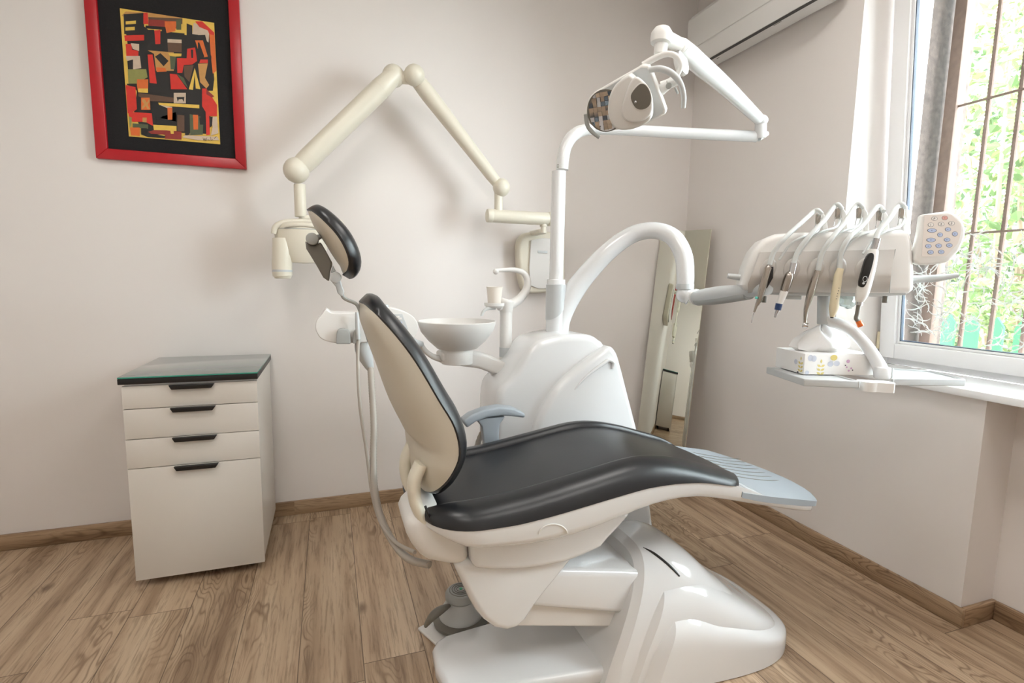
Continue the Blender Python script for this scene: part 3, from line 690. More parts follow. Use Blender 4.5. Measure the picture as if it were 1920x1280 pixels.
# console reference frame: CO origin, CX to the right, CN toward the operator (camera side)
CO = fd(1555, 500, 1.72); ch = math.radians(-19.3-15)
CX = Vector((math.cos(ch), math.sin(ch), 0)); CN = Vector((CX.y, -CX.x, 0)); CZ = Vector((0, 0, 1))
def K(px, py, d=0): return onp(px, py, CO+CN*d, CN)
E1 = K(1405, 545, -.06)
kn = at(1287, 556, y=-1.15)
mb = MB().ball(Q+Vector((0, 0, -.025)), npx(Q, 15.5), (1, 1, 1.1)); mb.tube([Q+Vector((0, 0, -.02)), at(1296, 558, y=-1.17)], [npx(Q, 14), npx(Q, 16)], n=20, sm=0); mk('elbow', mb, m_white, de)
S0 = at(1300, 558, y=-1.18); 
L = [S0, S0.lerp(E1, .12), S0.lerp(E1, .5), S0.lerp(E1, .85), E1, E1+(E1-S0)*.25]
mb = MB().tube(L, [.020, .034, .038, .031, .028, .026], n=24, flat=(.85, (0, 0, 1))); pa = mk('spring_arm', mb, m_lgrey, de)
mk('arm_end', MB().cyl(S0+(E1-S0)*.03, S0+(E1-S0)*.075, .030, .034, n=24), m_white2, pa)
mk('arm_underside', MB().tube([p+Vector((0, 0, -.012)) for p in L[1:5]], [.030, .032, .027, .024], n=20, flat=(.8, (0, 0, 1))), m_mgrey, pa)
# ================================================================== INSTRUMENT CONSOLE
con = thing('instrument_console', 'white and grey dental instrument console with keypad at its right end', 'dental console', CO)
def kprism(px, d0, d1, bev, n=0, seg=3, ang=30):
    pts = [K(a, b, d0) for a, b in px]
    if n: pts = spline(pts, n, True)
    return MB().prism(pts, CN*(d1-d0), bev, seg, ang)

sil = [(1394, 545), (1391, 534), (1399, 500), (1412, 470), (1430, 449), (1455, 438), (1500, 435), (1600, 433), (1695, 430), (1709, 436), (1714, 460), (1717, 510), (1716, 543), (1706, 551), (1550, 550)]
body = mk('body', MB().prism([K(a, b, 0) for a, b in sil], CN*-.16, .022, 5, 50), m_white2, con)
rows_ = []
for py_, dd in ((470, -.006), (470.5, .004), (500, .016), (512, .022), (519, .022), (530, .012), (545, -.004), (548, -.02)):
    f_ = (py_-470)/76
    xl = 1426-24*min(1, f_*1.25); xr = 1678-8*min(1, f_)-4*f_; n_ = 26
    rows_.append([K(xl+(xr-xl)*k/n_, py_+(1-f_)*(2-5*k/n_)+f_*2, dd) for k in range(n_+1)])
mk('front_panel', MB().loft(rows_, False, False), m_pgrey, con, ang=50)
mk('end_seam', MB().tube([K(a, b, .0005) for a, b in [(1679, 467), (1671, 505), (1668, 549)]], .0012, n=8), m_mgrey, con)
lip = [(1400, 541), (1404, 550), (1480, 554), (1640, 556), (1700, 553), (1700, 546), (1550, 543)]
mk('underside', MB().prism([K(a, b, -.012) for a, b in lip], CN*-.13, .004), m_lgrey, con)
mk('bracket', MB().prism([K(a, b, -.03) for a, b in [(1468, 553), (1504, 553), (1503, 562), (1475, 561)]], CN*-.08, .003), m_lgrey, con)
for q in (1433, 1660):
    p = K(q, 555, -.03); mk('thumb_screw', MB().cyl(p-CZ*.022, p, .008, n=12, bevel=.001), m_dgrey, con)
for q, v in ((1440, 508), (1484, 508), (1529, 508), (1570, 508), (1619, 508)):
    p = K(q, v-3, .019); R_ = Matrix((CX, CZ, CN)).transposed()
    mk('holder_recess', MB().ball(p, .026, (.95, 1.5, .38), n=20, mtx=R_ @ Matrix.Rotation(-.25, 3, 'Z')), m_pgrey, con)
# push bars either side
mk('handle', MB().tube([K(1398, 522, -.08), K(1380, 519, -.08), K(1364, 517, -.08)], [npx(CO, 6), npx(CO, 6), npx(CO, 5)], n=14), m_lgrey, con)
mk('handle', MB().tube([K(1700, 524, -.08), K(1725, 523, -.08), K(1760, 521, -.07), K(1797, 516, -.06)], [npx(CO, 8), npx(CO, 7), npx(CO, 6.5), npx(CO, 4)], n=16), m_lgrey, con)
# keypad
kd = .0
ko = [(1728, 402), (1779, 395), (1794, 401), (1806, 413), (1812, 431), (1809, 450), (1798, 472), (1779, 491), (1750, 496), (1722, 497), (1714, 489), (1716, 468), (1724, 433)]
kp = mk('keypad', MB().prism([K(a, b, kd) for a, b in ko], CN*-.03, .008, 3, 40), m_white2, con)
ki = [(1733, 403), (1783, 402), (1801, 419), (1802, 434), (1796, 456), (1774, 480), (1728, 481)]
mk('keypad_face', MB().prism([K(a, b, kd+.0003) for a, b in ki], CN*.0012, 0), m_keyf, kp, flat=True)
def kb(X, Y): return (1560+X/4.74, 370+Y/4.74)
btn = [(910, 188, 27, 19, 0, 'P'), (1002, 182, 27, 19, 2, ''), (878, 243, 27, 19, 0, '1'), (970, 237, 28, 19, 0, '2'), (1062, 230, 28, 19, 0, '3'), (888, 294, 42, 19, 1, ''), (1030, 284, 27, 18, 1, ''), (960, 332, 25, 20, 1, ''), (1092, 324, 26, 21, 1, ''), (880, 378, 42, 19, 1, ''), (1022, 376, 28, 18, 1, ''), (856, 433, 28, 19, 1, ''), (948, 429, 28, 19, 1, ''), (1042, 426, 28, 19, 1, ''), (876, 487, 28, 19, 1, ''), (970, 484, 28, 19, 1, '')]
m_kred = mat('key_red', srgb(226, 170, 160), .4)
for X_, Y_, rx, ry, ty, ch_ in btn:
    def ell(fx, d): return [K(*kb(X_+rx*fx*math.cos(2*PI*k/20), Y_+ry*fx*math.sin(2*PI*k/20)), kd+d) for k in range(20)]
    b = mk('button', MB().prism(ell(1, .0014), CN*.0006), m_ink, kp, flat=True)
    mk('button_cap', MB().prism(ell(.88, .0016), CN*.0012), [m_keyw, m_key, m_kred][ty], b, flat=True)
    if ch_:
        vs, fs = text_mb(ch_, .0095, K(*kb(X_, Y_+1), kd+.0032), CX, CZ); mk('digit', MB().add(vs, fs), m_ink, b, flat=True)
    else:
        mk('symbol', MB().box(K(*kb(X_, Y_), kd+.003), (.004, .0008, .0016)), m_ink, b)
# hooks and hoses, one per instrument
hooks = [(1533, 395, 1545, 437), (1570, 385, 1583, 436), (1610, 384, 1622, 436), (1648, 389, 1660, 435), (1690, 384, 1699, 435)]
for hx_, hy_, bx_, by_ in hooks:
    mb = MB().prism([K(hx_+4, hy_+2, -.09), K(hx_+11, hy_+4, -.09), K(hx_+17, hy_+14, -.09), K(bx_+9, by_+4, -.09), K(bx_-1, by_+4, -.09)], CN*-.012, .003)
    hk = mk('hose_hook', mb, m_white2, con)
    mk('pulley', MB().prism([K(hx_-2, hy_+6, -.083), K(hx_+8, hy_+3, -.083), K(hx_+6, hy_+25, -.083), K(hx_-3, hy_+25, -.083)], CN*-.014, .003), m_steel, hk)
    mk('spring_wire', MB().tube([K(hx_-3, hy_+22, -.085), K(hx_-7, hy_+38, -.085), K(hx_-3, hy_+40, -.085), K(hx_+5, hy_+27, -.085)], .0012, n=8, sm=0), m_chrome, hk)
    rt_ = [K(hx_+6, hy_+24, -.095), K(hx_-2, hy_+40, -.06), K(hx_-28, hy_+49, .012), K(hx_-52, hy_+64, .024), K(hx_-72, hy_+92, .034)]
    mk('return_hose', MB().tube(rt_, .0040, n=10), m_hosew, con)
# column under the console, swan-neck and tray
cl = K(1546, 550, -.09); cb = K(1546, 598, -.09)
mk('column', MB().cyl(cb-CZ*.018, cl, npx(CO, 12.5), n=28, bevel=.003), m_lgrey, con)
sn = [(1547, 592), (1560, 603), (1578, 609), (1600, 622), (1622, 645), (1639, 669), (1650, 690), (1653, 704)]
neck = mk('swan_neck', MB().tube([K(a, b, -.09+.01*i) for i, (a, b) in enumerate(sn)], [npx(CO, q) for q in (11, 11, 10.5, 10.5, 11, 11.5, 12.5, 13)], n=24), m_white, con)
hb_ = K(1653, 709, -.02); tz = hb_.z
mk('swan_foot', MB().cyl(hb_, hb_+CZ*npx(CO, 22), npx(CO, 13.5), n=28, bevel=.004), m_white, con)
def Tz(px, py, z=None): return at(px, py, z=tz if z is None else z)
h0, h1 = Tz(1628, 714), Tz(1656, 716)
mb = MB().loft([[p+Vector((npx(CO, 18)*math.cos(2*PI*k/32), npx(CO, 18)*math.sin(2*PI*k/32), 0))+(h1-h0)*(.5 if math.cos(2*PI*k/32) > 0 else -.5) for k in range(32)] for p in [(h0+h1)/2-CZ*.030, (h0+h1)/2-CZ*.027, (h0+h1)/2-CZ*.004, (h0+h1)/2]]); mk('tray_hub', mb, m_white2, con)
A_, B_, C_ = Tz(1437, 690), Tz(1508, 713), Tz(1613, 717)
D_ = A_+(C_-B_)
def tray(pts, name='tray'):
    mb = MB().prism([p-CZ*.004 for p in pts], CZ*.004, .0015); c = sum(pts, Vector())/len(pts)
    for i in range(len(pts)):
        a, b = pts[i], pts[(i+1) % len(pts)]; e = (b-a).normalized(); ins = (c-(a+b)/2); ins -= e*ins.dot(e); ins = ins.normalized()*.006
        mb.prism([a-CZ*.019, b-CZ*.019, b+ins-CZ*.019, a+ins-CZ*.019], CZ*.024, .003)
    return mk(name, mb, m_lgrey, con)
tray([A_, B_, C_, D_]); 
G_ = [Tz(1672, 712), Tz(1811, 713), Tz(1745, 697), Tz(1672, 692)]; tray(G_)
# plastic sleeve bunched under the console
rd = random.Random(8); p = K(1590, 562, -.13); mb = MB().ball(p, .03, (1.15, .8, .95), n=18)
mb.v = [v+Vector((rd.gauss(0, .0022), rd.gauss(0, .0022), rd.gauss(0, .0022))) for v in mb.v]
mk('plastic_sleeve', mb, mat('thin_plastic', srgb(226, 234, 230), .25, trans=.35), con, ang=20)
# tissue box
tb = thing('tissue_box', 'white tissue box with pale flower and yellow leaf print on the tray under the console', 'tissue box', Tz(1506, 704))
b0, b1, b2 = Tz(1506, 703.5), Tz(1451, 688), Tz(1640, 705)
hbx = at(1506, 662.5, x=b0.x).z-b0.z
e2 = (b2-b0); e1 = (b1-b0); e1 = e1-e2.normalized()*e1.dot(e2.normalized())*.35
zt2 = CZ*.003
m_box = mat('tissue_card', srgb(242, 240, 238), .5)
bx_ = mk('box', MB().prism([b0+zt2, b0+e2+zt2, b0+e2+e1+zt2, b0+e1+zt2], CZ*(hbx-.003), .0015), m_box, tb)
u1 = e2.normalized(); u2 = e1.normalized(); nf_ = Vector((u1.y, -u1.x, 0)); nf_ = nf_ if nf_.dot(CAM-b0) > 0 else -nf_; ns_ = Vector((u2.y, -u2.x, 0)); ns_ = ns_ if ns_.dot(CAM-b0) > 0 else -ns_
def blob(mb, P, U_, V_, N_, pts): mb.prism([P+U_*a+V_*b+N_*.0003 for a, b in pts], N_*.0003)
def circ(cx_, cy_, r, r2=None, n=18, a0=0): return [(cx_+r*math.cos(2*PI*k/n+a0), cy_+(r2 or r)*math.sin(2*PI*k/n+a0)) for k in range(n)]
def leafp(cx_, cy_, L, a, wd=.4):
    o_ = []; n_ = 8
    for sgn in (1, -1):
        for k in range(n_):
            t_ = k/n_ if sgn == 1 else 1-k/n_; x_ = t_*L; y__ = sgn*wd*L*.5*math.sin(PI*t_); o_.append((cx_+x_*math.cos(a)-y__*math.sin(a), cy_+x_*math.sin(a)+y__*math.cos(a)))
    return o_
my = mat('print_yellow', srgb(222, 204, 128), .5); mgr = mat('print_grey', srgb(200, 204, 216), .5); mgn = mat('print_green', srgb(190, 206, 200), .5); mpk = mat('print_pink', srgb(214, 176, 208), .5); mdk = mat('print_dark', srgb(70, 66, 80), .5)
Lf = e2.length; Ls = e1.length; Hb = hbx
mb = MB()
for P_, U_, N_, cx_, cy_ in ((b0, u1, nf_, .058, .004), (b0, u2, ns_, .018, .010)):
    for k in range(3):
        y__ = cy_+k*.013; 
        for a in (.5, PI-.5): blob(mb, P_, U_, CZ, N_, leafp(cx_, y__, .015, a, .5))
    blob(mb, P_, U_, CZ, N_, leafp(cx_, cy_+.038, .014, PI/2, .45))
mk('leaf_print', mb, my, bx_, flat=True)
mb = MB(); blob(mb, b0, u1, CZ, nf_, circ(.10, .062, .012, .010)); mk('flower_heart', mb, my, bx_, flat=True)
mb = MB()
for k in range(16):
    a = PI+PI*k/15; c_, s_ = math.cos(a), math.sin(a)
    blob(mb, b0, u1, CZ, nf_, [(.10+.014*c_-.0005*s_, .062+.012*s_), (.10+.021*c_, .062+.018*s_), (.10+.014*c_+.0005*s_, .062+.012*s_+.0006)])
for q in ((.02, .060), (.032, .058)): blob(mb, b0, u1, CZ, nf_, circ(*q, .009, .011))
for q in ((.09, .040), (.112, .042)): blob(mb, b0, u1, CZ, nf_, circ(*q, .010, .009))
blob(mb, b0, u2, CZ, ns_, circ(.045, .04, .009)); blob(mb, b0, u1, CZ, nf_, circ(.012, .010, .007))
mk('grey_petals', mb, mgr, bx_, flat=True)
mb = MB()
for q in ((.15, .05, .006), (.155, .018, .0035), (.163, .026, .0035), (.147, .030, .003)): blob(mb, b0, u1, CZ, nf_, circ(*q))
mk('pink_dots', mb, mpk, bx_, flat=True)
mb = MB()
for q in ((.142, .036, .0022), (.168, .020, .0022)): blob(mb, b0, u1, CZ, nf_, circ(*q))
blob(mb, b0, u2, CZ, ns_, circ(.030, .006, .005, .003)); mk('dark_dots', mb, mdk, bx_, flat=True)
# tissue: crumpled sheet rising from the slot
cT = b0+e2*.42+e1*.5+CZ*hbx; rings = []; rd = random.Random(4); n = 40
for j, (hh_, rr_) in enumerate([(0, .055), (.012, .075), (.03, .07), (.05, .055), (.066, .038), (.078, .018), (.082, .002)]):
    rings.append([cT+u1*(math.cos(2*PI*k/n)*rr_*1.25*(1+.22*math.sin(5*2*PI*k/n+j*.8)))+u2*(math.sin(2*PI*k/n)*rr_*.5*(1+.3*math.sin(4*2*PI*k/n+j)))+CZ*(hh_+.012*math.sin(3*2*PI*k/n+j*.5)*min(1, j/2)) for k in range(n)])
mk('tissue', MB().loft(rings), m_paper, tb, ang=50)
# ---- instruments
def inst(name, label, cat='dental handpiece'):
    return thing(name, label, cat, CO)
def seg(px, d, r, m, name, par, n=18, sm=0, flat=None):
    P = [K(a, b, d if not isinstance(d, (list, tuple)) else d[i]) for i, (a, b) in enumerate(px)]
    return mk(name, MB().tube(P, [npx(CO, q) for q in r], n=n, sm=sm, flat=flat), m, par)
hoses = [[(1443, 496), (1452, 470), (1472, 446), (1500, 420), (1524, 398), (1533, 394), (1541, 401)],
         [(1488, 494), (1497, 470), (1519, 441), (1545, 414), (1563, 389), (1571, 383), (1579, 392)],
         [(1534, 507), (1541, 475), (1560, 446), (1586, 414), (1603, 388), (1611, 382), (1619, 391)],
         [(1574, 506), (1577, 475), (1592, 446), (1616, 424), (1640, 393), (1649, 387), (1657, 396)],
         [(1641, 452), (1648, 432), (1668, 409), (1683, 387), (1691, 382), (1698, 391)]]
def hose(i, par):
    h = hoses[i]; n_ = len(h); d = [.042 if q[1] > 440 else .03 if q[1] > 428 else .0 if q[1] > 408 else -.06 if q[1] > 392 else -.085 for q in h]
    seg(h, d, [4.6-.6*k/(n_-1) for k in range(n_)], m_hosew, 'hose', par, n=12, sm=5)
t = inst('air_water_syringe', 'thin steel air-water syringe with a fine needle, leftmost in the console'); 
bd = seg([(1443, 500), (1440, 503), (1428, 545), (1424, 562), (1419, 572)], .045, [6, 6.6, 6.6, 5, 3.5], m_steel, 'body', t); seg([(1419, 571), (1414, 585)], .045, [3, 2], m_steel, 'nozzle', t); seg([(1414, 585), (1411, 594), (1409, 605)], .045, [1, .8, .7], m_chrome, 'needle', t, n=8)
mk('button', MB().ball(K(1418, 558, .052), npx(CO, 2.6), n=10), m_teal, t); seg([(1446, 500), (1444, 520), (1436, 540)], .038, [4, 5, 2], m_black, 'grip', t); hose(0, t)
t = inst('air_motor_handpiece', 'steel and satin handpiece with a dark blue ring near its tip', 'dental handpiece')
seg([(1489, 493), (1484, 513)], .045, [6, 6.2], m_chrome, 'coupling', t); seg([(1484, 513), (1480, 517), (1474, 535), (1470, 546)], .045, [6, 8.2, 8.4, 7], m_steel, 'body', t, sm=3); seg([(1471, 545), (1466, 558), (1461, 570)], .045, [7, 6.3, 5], m_white2, 'neck', t); seg([(1461, 569), (1458, 581)], .045, [6.2, 5.8], m_blue, 'ring', t); seg([(1458, 581), (1455, 588), (1453, 595)], .045, [4, 2.6, 2], m_chrome, 'tip', t); hose(1, t)
t = inst('turbine_handpiece', 'slim bent steel turbine handpiece with a small round head', 'dental handpiece')
seg([(1533, 507), (1528, 522), (1521, 545), (1516, 562), (1511, 582), (1509, 606)], .045, [4.5, 6, 6.6, 5.5, 4, 3], m_steel, 'body', t, sm=4); p = K(1510, 610, .048)
mk('head', MB().cyl(p-CX*.007+CZ*.002, p+CX*.007-CZ*.001, npx(CO, 5), n=18, bevel=.001), m_chrome, t); hose(2, t)
t = inst('scaler_handpiece', 'plain beige straight scaler handpiece, fourth from the left in the console', 'dental handpiece')
bd = seg([(1576, 503), (1572, 515), (1566, 555), (1563, 578), (1560, 594)], .045, [5.5, 6.8, 7.6, 7.8, 3.6], m_beige, 'body', t); seg([(1560, 594), (1559.7, 596)], .045, [3, 2.8], m_black, 'tip', t)
mb = MB()
for k in range(5): mb.box(K(1573-k*1.2, 540+k*5, .0605), (.0016, .0016, .003))
mk('lettering', mb, m_dgrey, bd); hose(3, t)
t = inst('curing_light', 'white curing light with black control strip and orange tip, rightmost in the console', 'curing light')
seg([(1645, 447), (1639, 468)], .045, [6, 6.4], m_chrome, 'coupling', t)
bd = seg([(1639, 467), (1636, 480), (1628, 510), (1618, 545), (1613, 560), (1611, 567)], .045, [6.6, 8.8, 10.5, 10.8, 8.5, 5.5], m_white2, 'body', t, sm=4)
st = [(1632, 474), (1639, 477), (1638, 490), (1632, 512), (1626, 530), (1620, 538), (1613, 537), (1612, 528), (1617, 508), (1624, 485)]
pts = [K(a, b, .064) for a, b in st]; sp_ = mk('control_strip', MB().prism(spline(pts, 3, True), CN*-.016, .002), m_black, t)
p = K(1622, 523, .0645); mk('button_ring', MB().tube([p+CX*.0058*math.cos(2*PI*k/24)+CZ*.0085*math.sin(2*PI*k/24) for k in range(25)], .0009, n=6, sm=0), m_lgrey, sp_); mk('button', MB().lathe([(.0035, 0), (.0033, .0012), (0, .0014)], K(1619, 531, .0645), CN, n=16), m_lgrey, sp_)
seg([(1611, 566), (1610, 572)], .045, [6.3, 6], m_chrome, 'collar', t); seg([(1610, 571), (1607, 588), (1605, 597), (1610, 603)], .045, [3.6, 3.4, 3.6, 3.6], m_dgrey, 'light_guide', t, sm=3)
p = K(1612, 606, .045); mk('orange_tip', MB().cyl(p+CZ*.008-CX*.005, p-CZ*.009+CX*.004, .0085, .010, n=10), m_orange, t); hose(4, t)
# ================================================================== OPERATING LIGHT
ol = thing('operating_light', 'white articulated operating light with faceted mirror reflector above the chair', 'dental lamp', (PX, YP, ztop))
la = [(1054, 318, -.85), (1056, 296, -.85), (1062, 272, -.85), (1077, 252, -.855), (1102, 243, -.86), (1160, 243, -.89), (1290, 250, -.99), (1419, 256, -1.10)]
P = [at(a, b, y=y) for a, b, y in la]
m1 = mk('lower_arm', MB().tube(P, [npx(p, r) for p, r in zip(P, [11.5, 11.5, 11.5, 11.5, 10.5, 10, 10, 10])], n=26), m_white, ol)
mb = MB(); p = at(1046, 314, y=-.885)
for k in range(3): mb.box(p+Vector((0, 0, .006*k)), (.008, .002, .003))
mk('label', mb, m_dgrey, m1)
J = at(1426, 250, y=-1.11); J_ = at(1427, 226, y=-1.12)
mb = MB().cyl(J-CZ*.02, J_+CZ*.0, npx(J, 11), npx(J, 10), n=24, bevel=.004); mb.tube([J+Vector((-.01, 0, -.012)), J+Vector((.03, -.01, 0))], [npx(J, 10), npx(J, 4)], n=16, sm=0); mb.ball(J_, npx(J_, 12.5), (1, 1, .85)); mk('elbow', mb, m_white, ol)
ua = [(1424, 224, -1.12), (1400, 201, -1.17), (1355, 158, -1.26), (1310, 119, -1.36), (1293, 103, -1.40), (1278, 86, -1.44)]
P = [at(a, b, y=y) for a, b, y in ua]
mk('spring_arm', MB().tube(P, [npx(p, r) for p, r in zip(P, [10, 12, 15, 17.5, 17.5, 14])], n=26), m_white, ol)
YL = -1.46
c = at(1240, 70, y=YL); cr_ = npx(c, 20)
mb = MB().lathe([(.0, .03), (cr_*.7, .027), (cr_*.98, .012), (cr_, 0), (cr_*.92, -.018), (cr_*.72, -.022)], c, Vector((.1, 0, 1)), n=30); mb.tube([c+Vector((.01, 0, .0)), P[-1]], [cr_*.72, cr_*.62], n=20, sm=0); mk('head_joint', mb, m_white2, ol)
mk('neck', MB().cyl(at(1238, 102, y=YL), at(1240, 80, y=YL), npx(c, 12), npx(c, 12.5), n=26), m_white2, ol); mk('knuckle', MB().ball(P[-1], npx(c, 14)), m_white2, ol)
c2_ = at(1278, 118, y=YL+.02); mk('yoke_disc', MB().lathe([(0, -.01), (npx(c2_, 20), -.012), (npx(c2_, 22), -.004), (npx(c2_, 21), .008), (0, .012)], c2_, Vector((.45, -.8, .2)), n=32, sc=(1, 1.15)), m_white2, ol)
HC = at(1172, 184, y=-1.48); LN = ((CAM-HC).normalized()+Vector((-.28, .0, -.30))).normalized()
def Lp(px, py, d=0): return onp(px, py, HC+LN*d, LN)
yk = [(1206, 122), (1230, 108), (1252, 101), (1268, 106), (1276, 121), (1271, 137), (1257, 152), (1240, 160)]
mk('yoke', MB().tube([Lp(a, b, -.04) for a, b in yk], [npx(HC, q) for q in (6, 5.5, 5, 5, 5, 5, 6, 7)], n=14), m_white2, ol)
c3 = Lp(1254, 158, -.03); mb = MB().cyl(c3, Lp(1276, 148, -.03), npx(HC, 8), n=20, bevel=.002); mb.cyl(Lp(1240, 168, -.035), c3, npx(HC, 10), npx(HC, 8), n=18); mk('pivot', mb, m_white2, ol); mk('pivot_knob', MB().cyl(Lp(1254, 161, -.01), Lp(1254, 161, .004), npx(HC, 5.5), n=16, bevel=.001), m_mgrey, ol)
mk('tension_rod', MB().tube([Lp(1266, 164, -.04), Lp(1271, 176, -.04)], .0035, n=8, sm=0), m_mgrey, ol)
ho = [(1192, 129), (1203, 122), (1216, 123), (1224, 140), (1231, 158), (1241, 184), (1249, 207), (1247, 214), (1238, 219), (1211, 233), (1170, 242), (1142, 246), (1118, 244), (1105, 232), (1098, 212), (1102, 187), (1112, 175), (1155, 150)]
hs = mk('head_shell', MB().prism([Lp(a, b, 0) for a, b in ho], LN*-.035, .006, 3, 60), m_white2, ol)
def ins(pts, f): 
    cx_ = sum(a for a, b in pts)/len(pts); cy_ = sum(b for a, b in pts)/len(pts); return [(cx_+(a-cx_)*f, cy_+(b-cy_)*f) for a, b in pts]
mk('recess', MB().prism([Lp(a, b, .0004) for a, b in ins(ho, .93)], LN*.0006), m_lgrey, hs, flat=True)
# faceted mirror reflector: a disc of small tilted mirrors
rd = random.Random(11); mb = MB(); ec, er = (1136, 207), (33, 38)
th_ = -.15
for i in range(-4, 5):
    for j in range(-4, 5):
        cells = []
        for (a, b) in ((i, j), (i+1, j), (i+1, j+1), (i, j+1)):
            a_, b_ = a/4.3, b/4.3; q = math.hypot(a_, b_)
            if q > 1: a_, b_ = a_/q, b_/q
            x_ = a_*math.cos(th_)-b_*math.sin(th_); y__ = a_*math.sin(th_)+b_*math.cos(th_); cells.append(Lp(ec[0]+x_*er[0], ec[1]+y__*er[1], .002))
        if (cells[0]-cells[2]).length < .003: continue
        tx, ty = rd.gauss(0, .10)-i*.035, rd.gauss(0, .10)-j*.035; cc = sum(cells, Vector())/4; U_ = CX; 
        mb.poly([p+LN*((p-cc).dot(RT)*tx+(p-cc).dot(UP)*ty+.002) for p in cells])
mk('reflector_rim', MB().prism([Lp(ec[0]+(er[0]+2)*math.cos(a_)-0*math.sin(a_), ec[1]+(er[1]+2)*math.sin(a_), .0008) for a_ in [2*PI*k/40 for k in range(40)]], LN*.0016), m_dgrey, hs, flat=True)
mk('reflector', mb, m_chrome, hs, flat=True)
cvp = [(1181, 137), (1189, 138), (1200, 150), (1214, 165), (1224, 186), (1226, 205), (1222, 220), (1205, 231), (1185, 237), (1165, 237), (1153, 228), (1146, 210), (1145, 195), (1149, 172), (1161, 152)]
cvr = mk('lamp_cover', MB().prism(spline([Lp(a, b, .001) for a, b in cvp], 3, True), LN*.045, .018, 5, 60), m_white2, hs)
mk('bezel', MB().prism(spline([Lp(a, b, .042) for a, b in [(1192, 143), (1205, 149), (1219, 166), (1225, 188), (1223, 208), (1212, 222), (1192, 228), (1174, 224), (1166, 208), (1172, 182), (1180, 158)]], 3, True), LN*.014, .009, 4, 60), m_white2, cvr)
op = [(1202, 157), (1213, 162), (1220, 178), (1219, 195), (1209, 204), (1195, 204), (1186, 193), (1183, 179), (1191, 166)]
mk('lens_rim', MB().prism(spline([Lp(a, b, .0555) for a, b in ins(op, 1.1)], 3, True), LN*.003, .001), m_white2, cvr)
mk('lens', MB().prism(spline([Lp(a, b, .058) for a, b in op], 3, True), LN*.0012), m_dgrey, cvr)
mk('bulb', MB().ball(Lp(1192, 191, .0595), .005, n=12), m_chrome, cvr)
mk('grip', MB().tube([Lp(a, b, .004) for a, b in [(1098, 214), (1101, 234), (1110, 247), (1124, 258)]], [npx(HC, q) for q in (3.5, 4, 4, 3.5)], n=14), m_mgrey, ol)
mk('grip', MB().tube([Lp(a, b, .012) for a, b in [(1217, 131), (1238, 129), (1259, 137), (1275, 155), (1282, 180), (1281, 202)]], [npx(HC, q) for q in (5, 5.5, 5.5, 5, 4.6, 4.2)], n=16), m_lgrey, ol)
# ================================================================== ASSISTANT CONSOLE
YA = -.95
asn = thing('suction_console', 'rounded white suction console with small keypad behind the chair back', 'dental console', at(680, 610, y=YA))
def Ap(px, py, d=0): return at(px, py, y=YA-d)
o_ = [(591, 612), (594, 600), (604, 588), (611, 579), (617, 583), (626, 586), (668, 585), (700, 578), (725, 576), (748, 580), (772, 591), (784, 608), (781, 626), (769, 637), (740, 632), (700, 640), (663, 643), (629, 643), (604, 636), (594, 624)]
mk('body', MB().prism([Ap(a, b) for a, b in spline([(a, b, 0) for a, b in o_], 3, True) for a, b in [(a, b)]] if False else [Ap(v.x, v.y) for v in spline([(a, b, 0) for a, b in o_], 3, True)], (0, .11, 0), .026, 5, 60), m_white2, asn)
k_ = mk('keypad', MB().prism([Ap(a, b, .0) for a, b in [(739, 589), (754, 588), (765, 617), (751, 618)]], (0, -.004, 0), .001), m_lgrey, asn)
for q in ((746, 594, 0), (750, 597, 0), (751, 605, 1), (754, 612, 1)):
    p = Ap(q[0], q[1], .0045); mk('button', MB().box(p, (.012, .001, .007), .0005), m_key if q[2] else m_keyw, k_)
mk('knob', MB().cyl(Ap(722, 580, -.02), Ap(722, 580, -.02)+Vector((0, 0, .02)), .014, n=20, bevel=.004), m_lgrey, asn)
mk('holder', MB().prism([Ap(v.x, v.y, -.005) for v in spline([(630, 643, 0), (631, 624, 0), (636, 616, 0), (650, 616, 0), (656, 624, 0), (657, 643, 0)], 3)], (0, -.03, 0), .004), m_mgrey, asn)
mk('holder', MB().prism([Ap(v.x, v.y, -.005) for v in spline([(661, 642, 0), (662, 622, 0), (670, 617, 0), (675, 624, 0), (675, 642, 0)], 3)], (0, -.03, 0), .004), m_mgrey, asn)
mk('rear_cone', MB().tube([Ap(684, 630, -.05), Ap(682, 655, -.04), Ap(690, 680, -.04), Ap(696, 694, -.04)], [.035, .033, .022, .012], n=20), m_lgrey, asn)
pts = [at(a, b, y=y) for a, b, y in [(790, 645, YB-.07), (775, 640, -.93), (760, 628, -.93)]]; mk('mounting_arm', MB().tube(pts, [.012, .014, .014], n=12), m_lgrey, asn)
hp1 = [(695, 690, -.95), (698, 740, -1.0), (701, 800, -1.05), (700, 860, -1.1), (703, 920, -1.16), (716, 975, -1.22), (740, 1020, -1.3), (768, 1048, -1.4), (806, 1058, -1.46)]
q = spline([at(a, b, y=y) for a, b, y in hp1], 22); mk('suction_hose', MB().tube(q, [.0118+.0010*(i % 2) for i in range(len(q))], n=12, sm=0), m_hose, asn)
hp2 = [(672, 634, -.97), (671, 680, -1.0), (675, 760, -1.05), (688, 850, -1.1), (697, 920, -1.15), (712, 975, -1.22), (740, 1015, -1.32), (778, 1035, -1.44)]
mk('saliva_hose', MB().tube([at(a, b, y=y) for a, b, y in hp2], .0062, n=12), m_hose, asn)
mk('saliva_handpiece', MB().tube([Ap(669, 585, .03), Ap(670, 610, .03), Ap(672, 636, .03)], [.006, .008, .007], n=12), m_lgrey, asn)
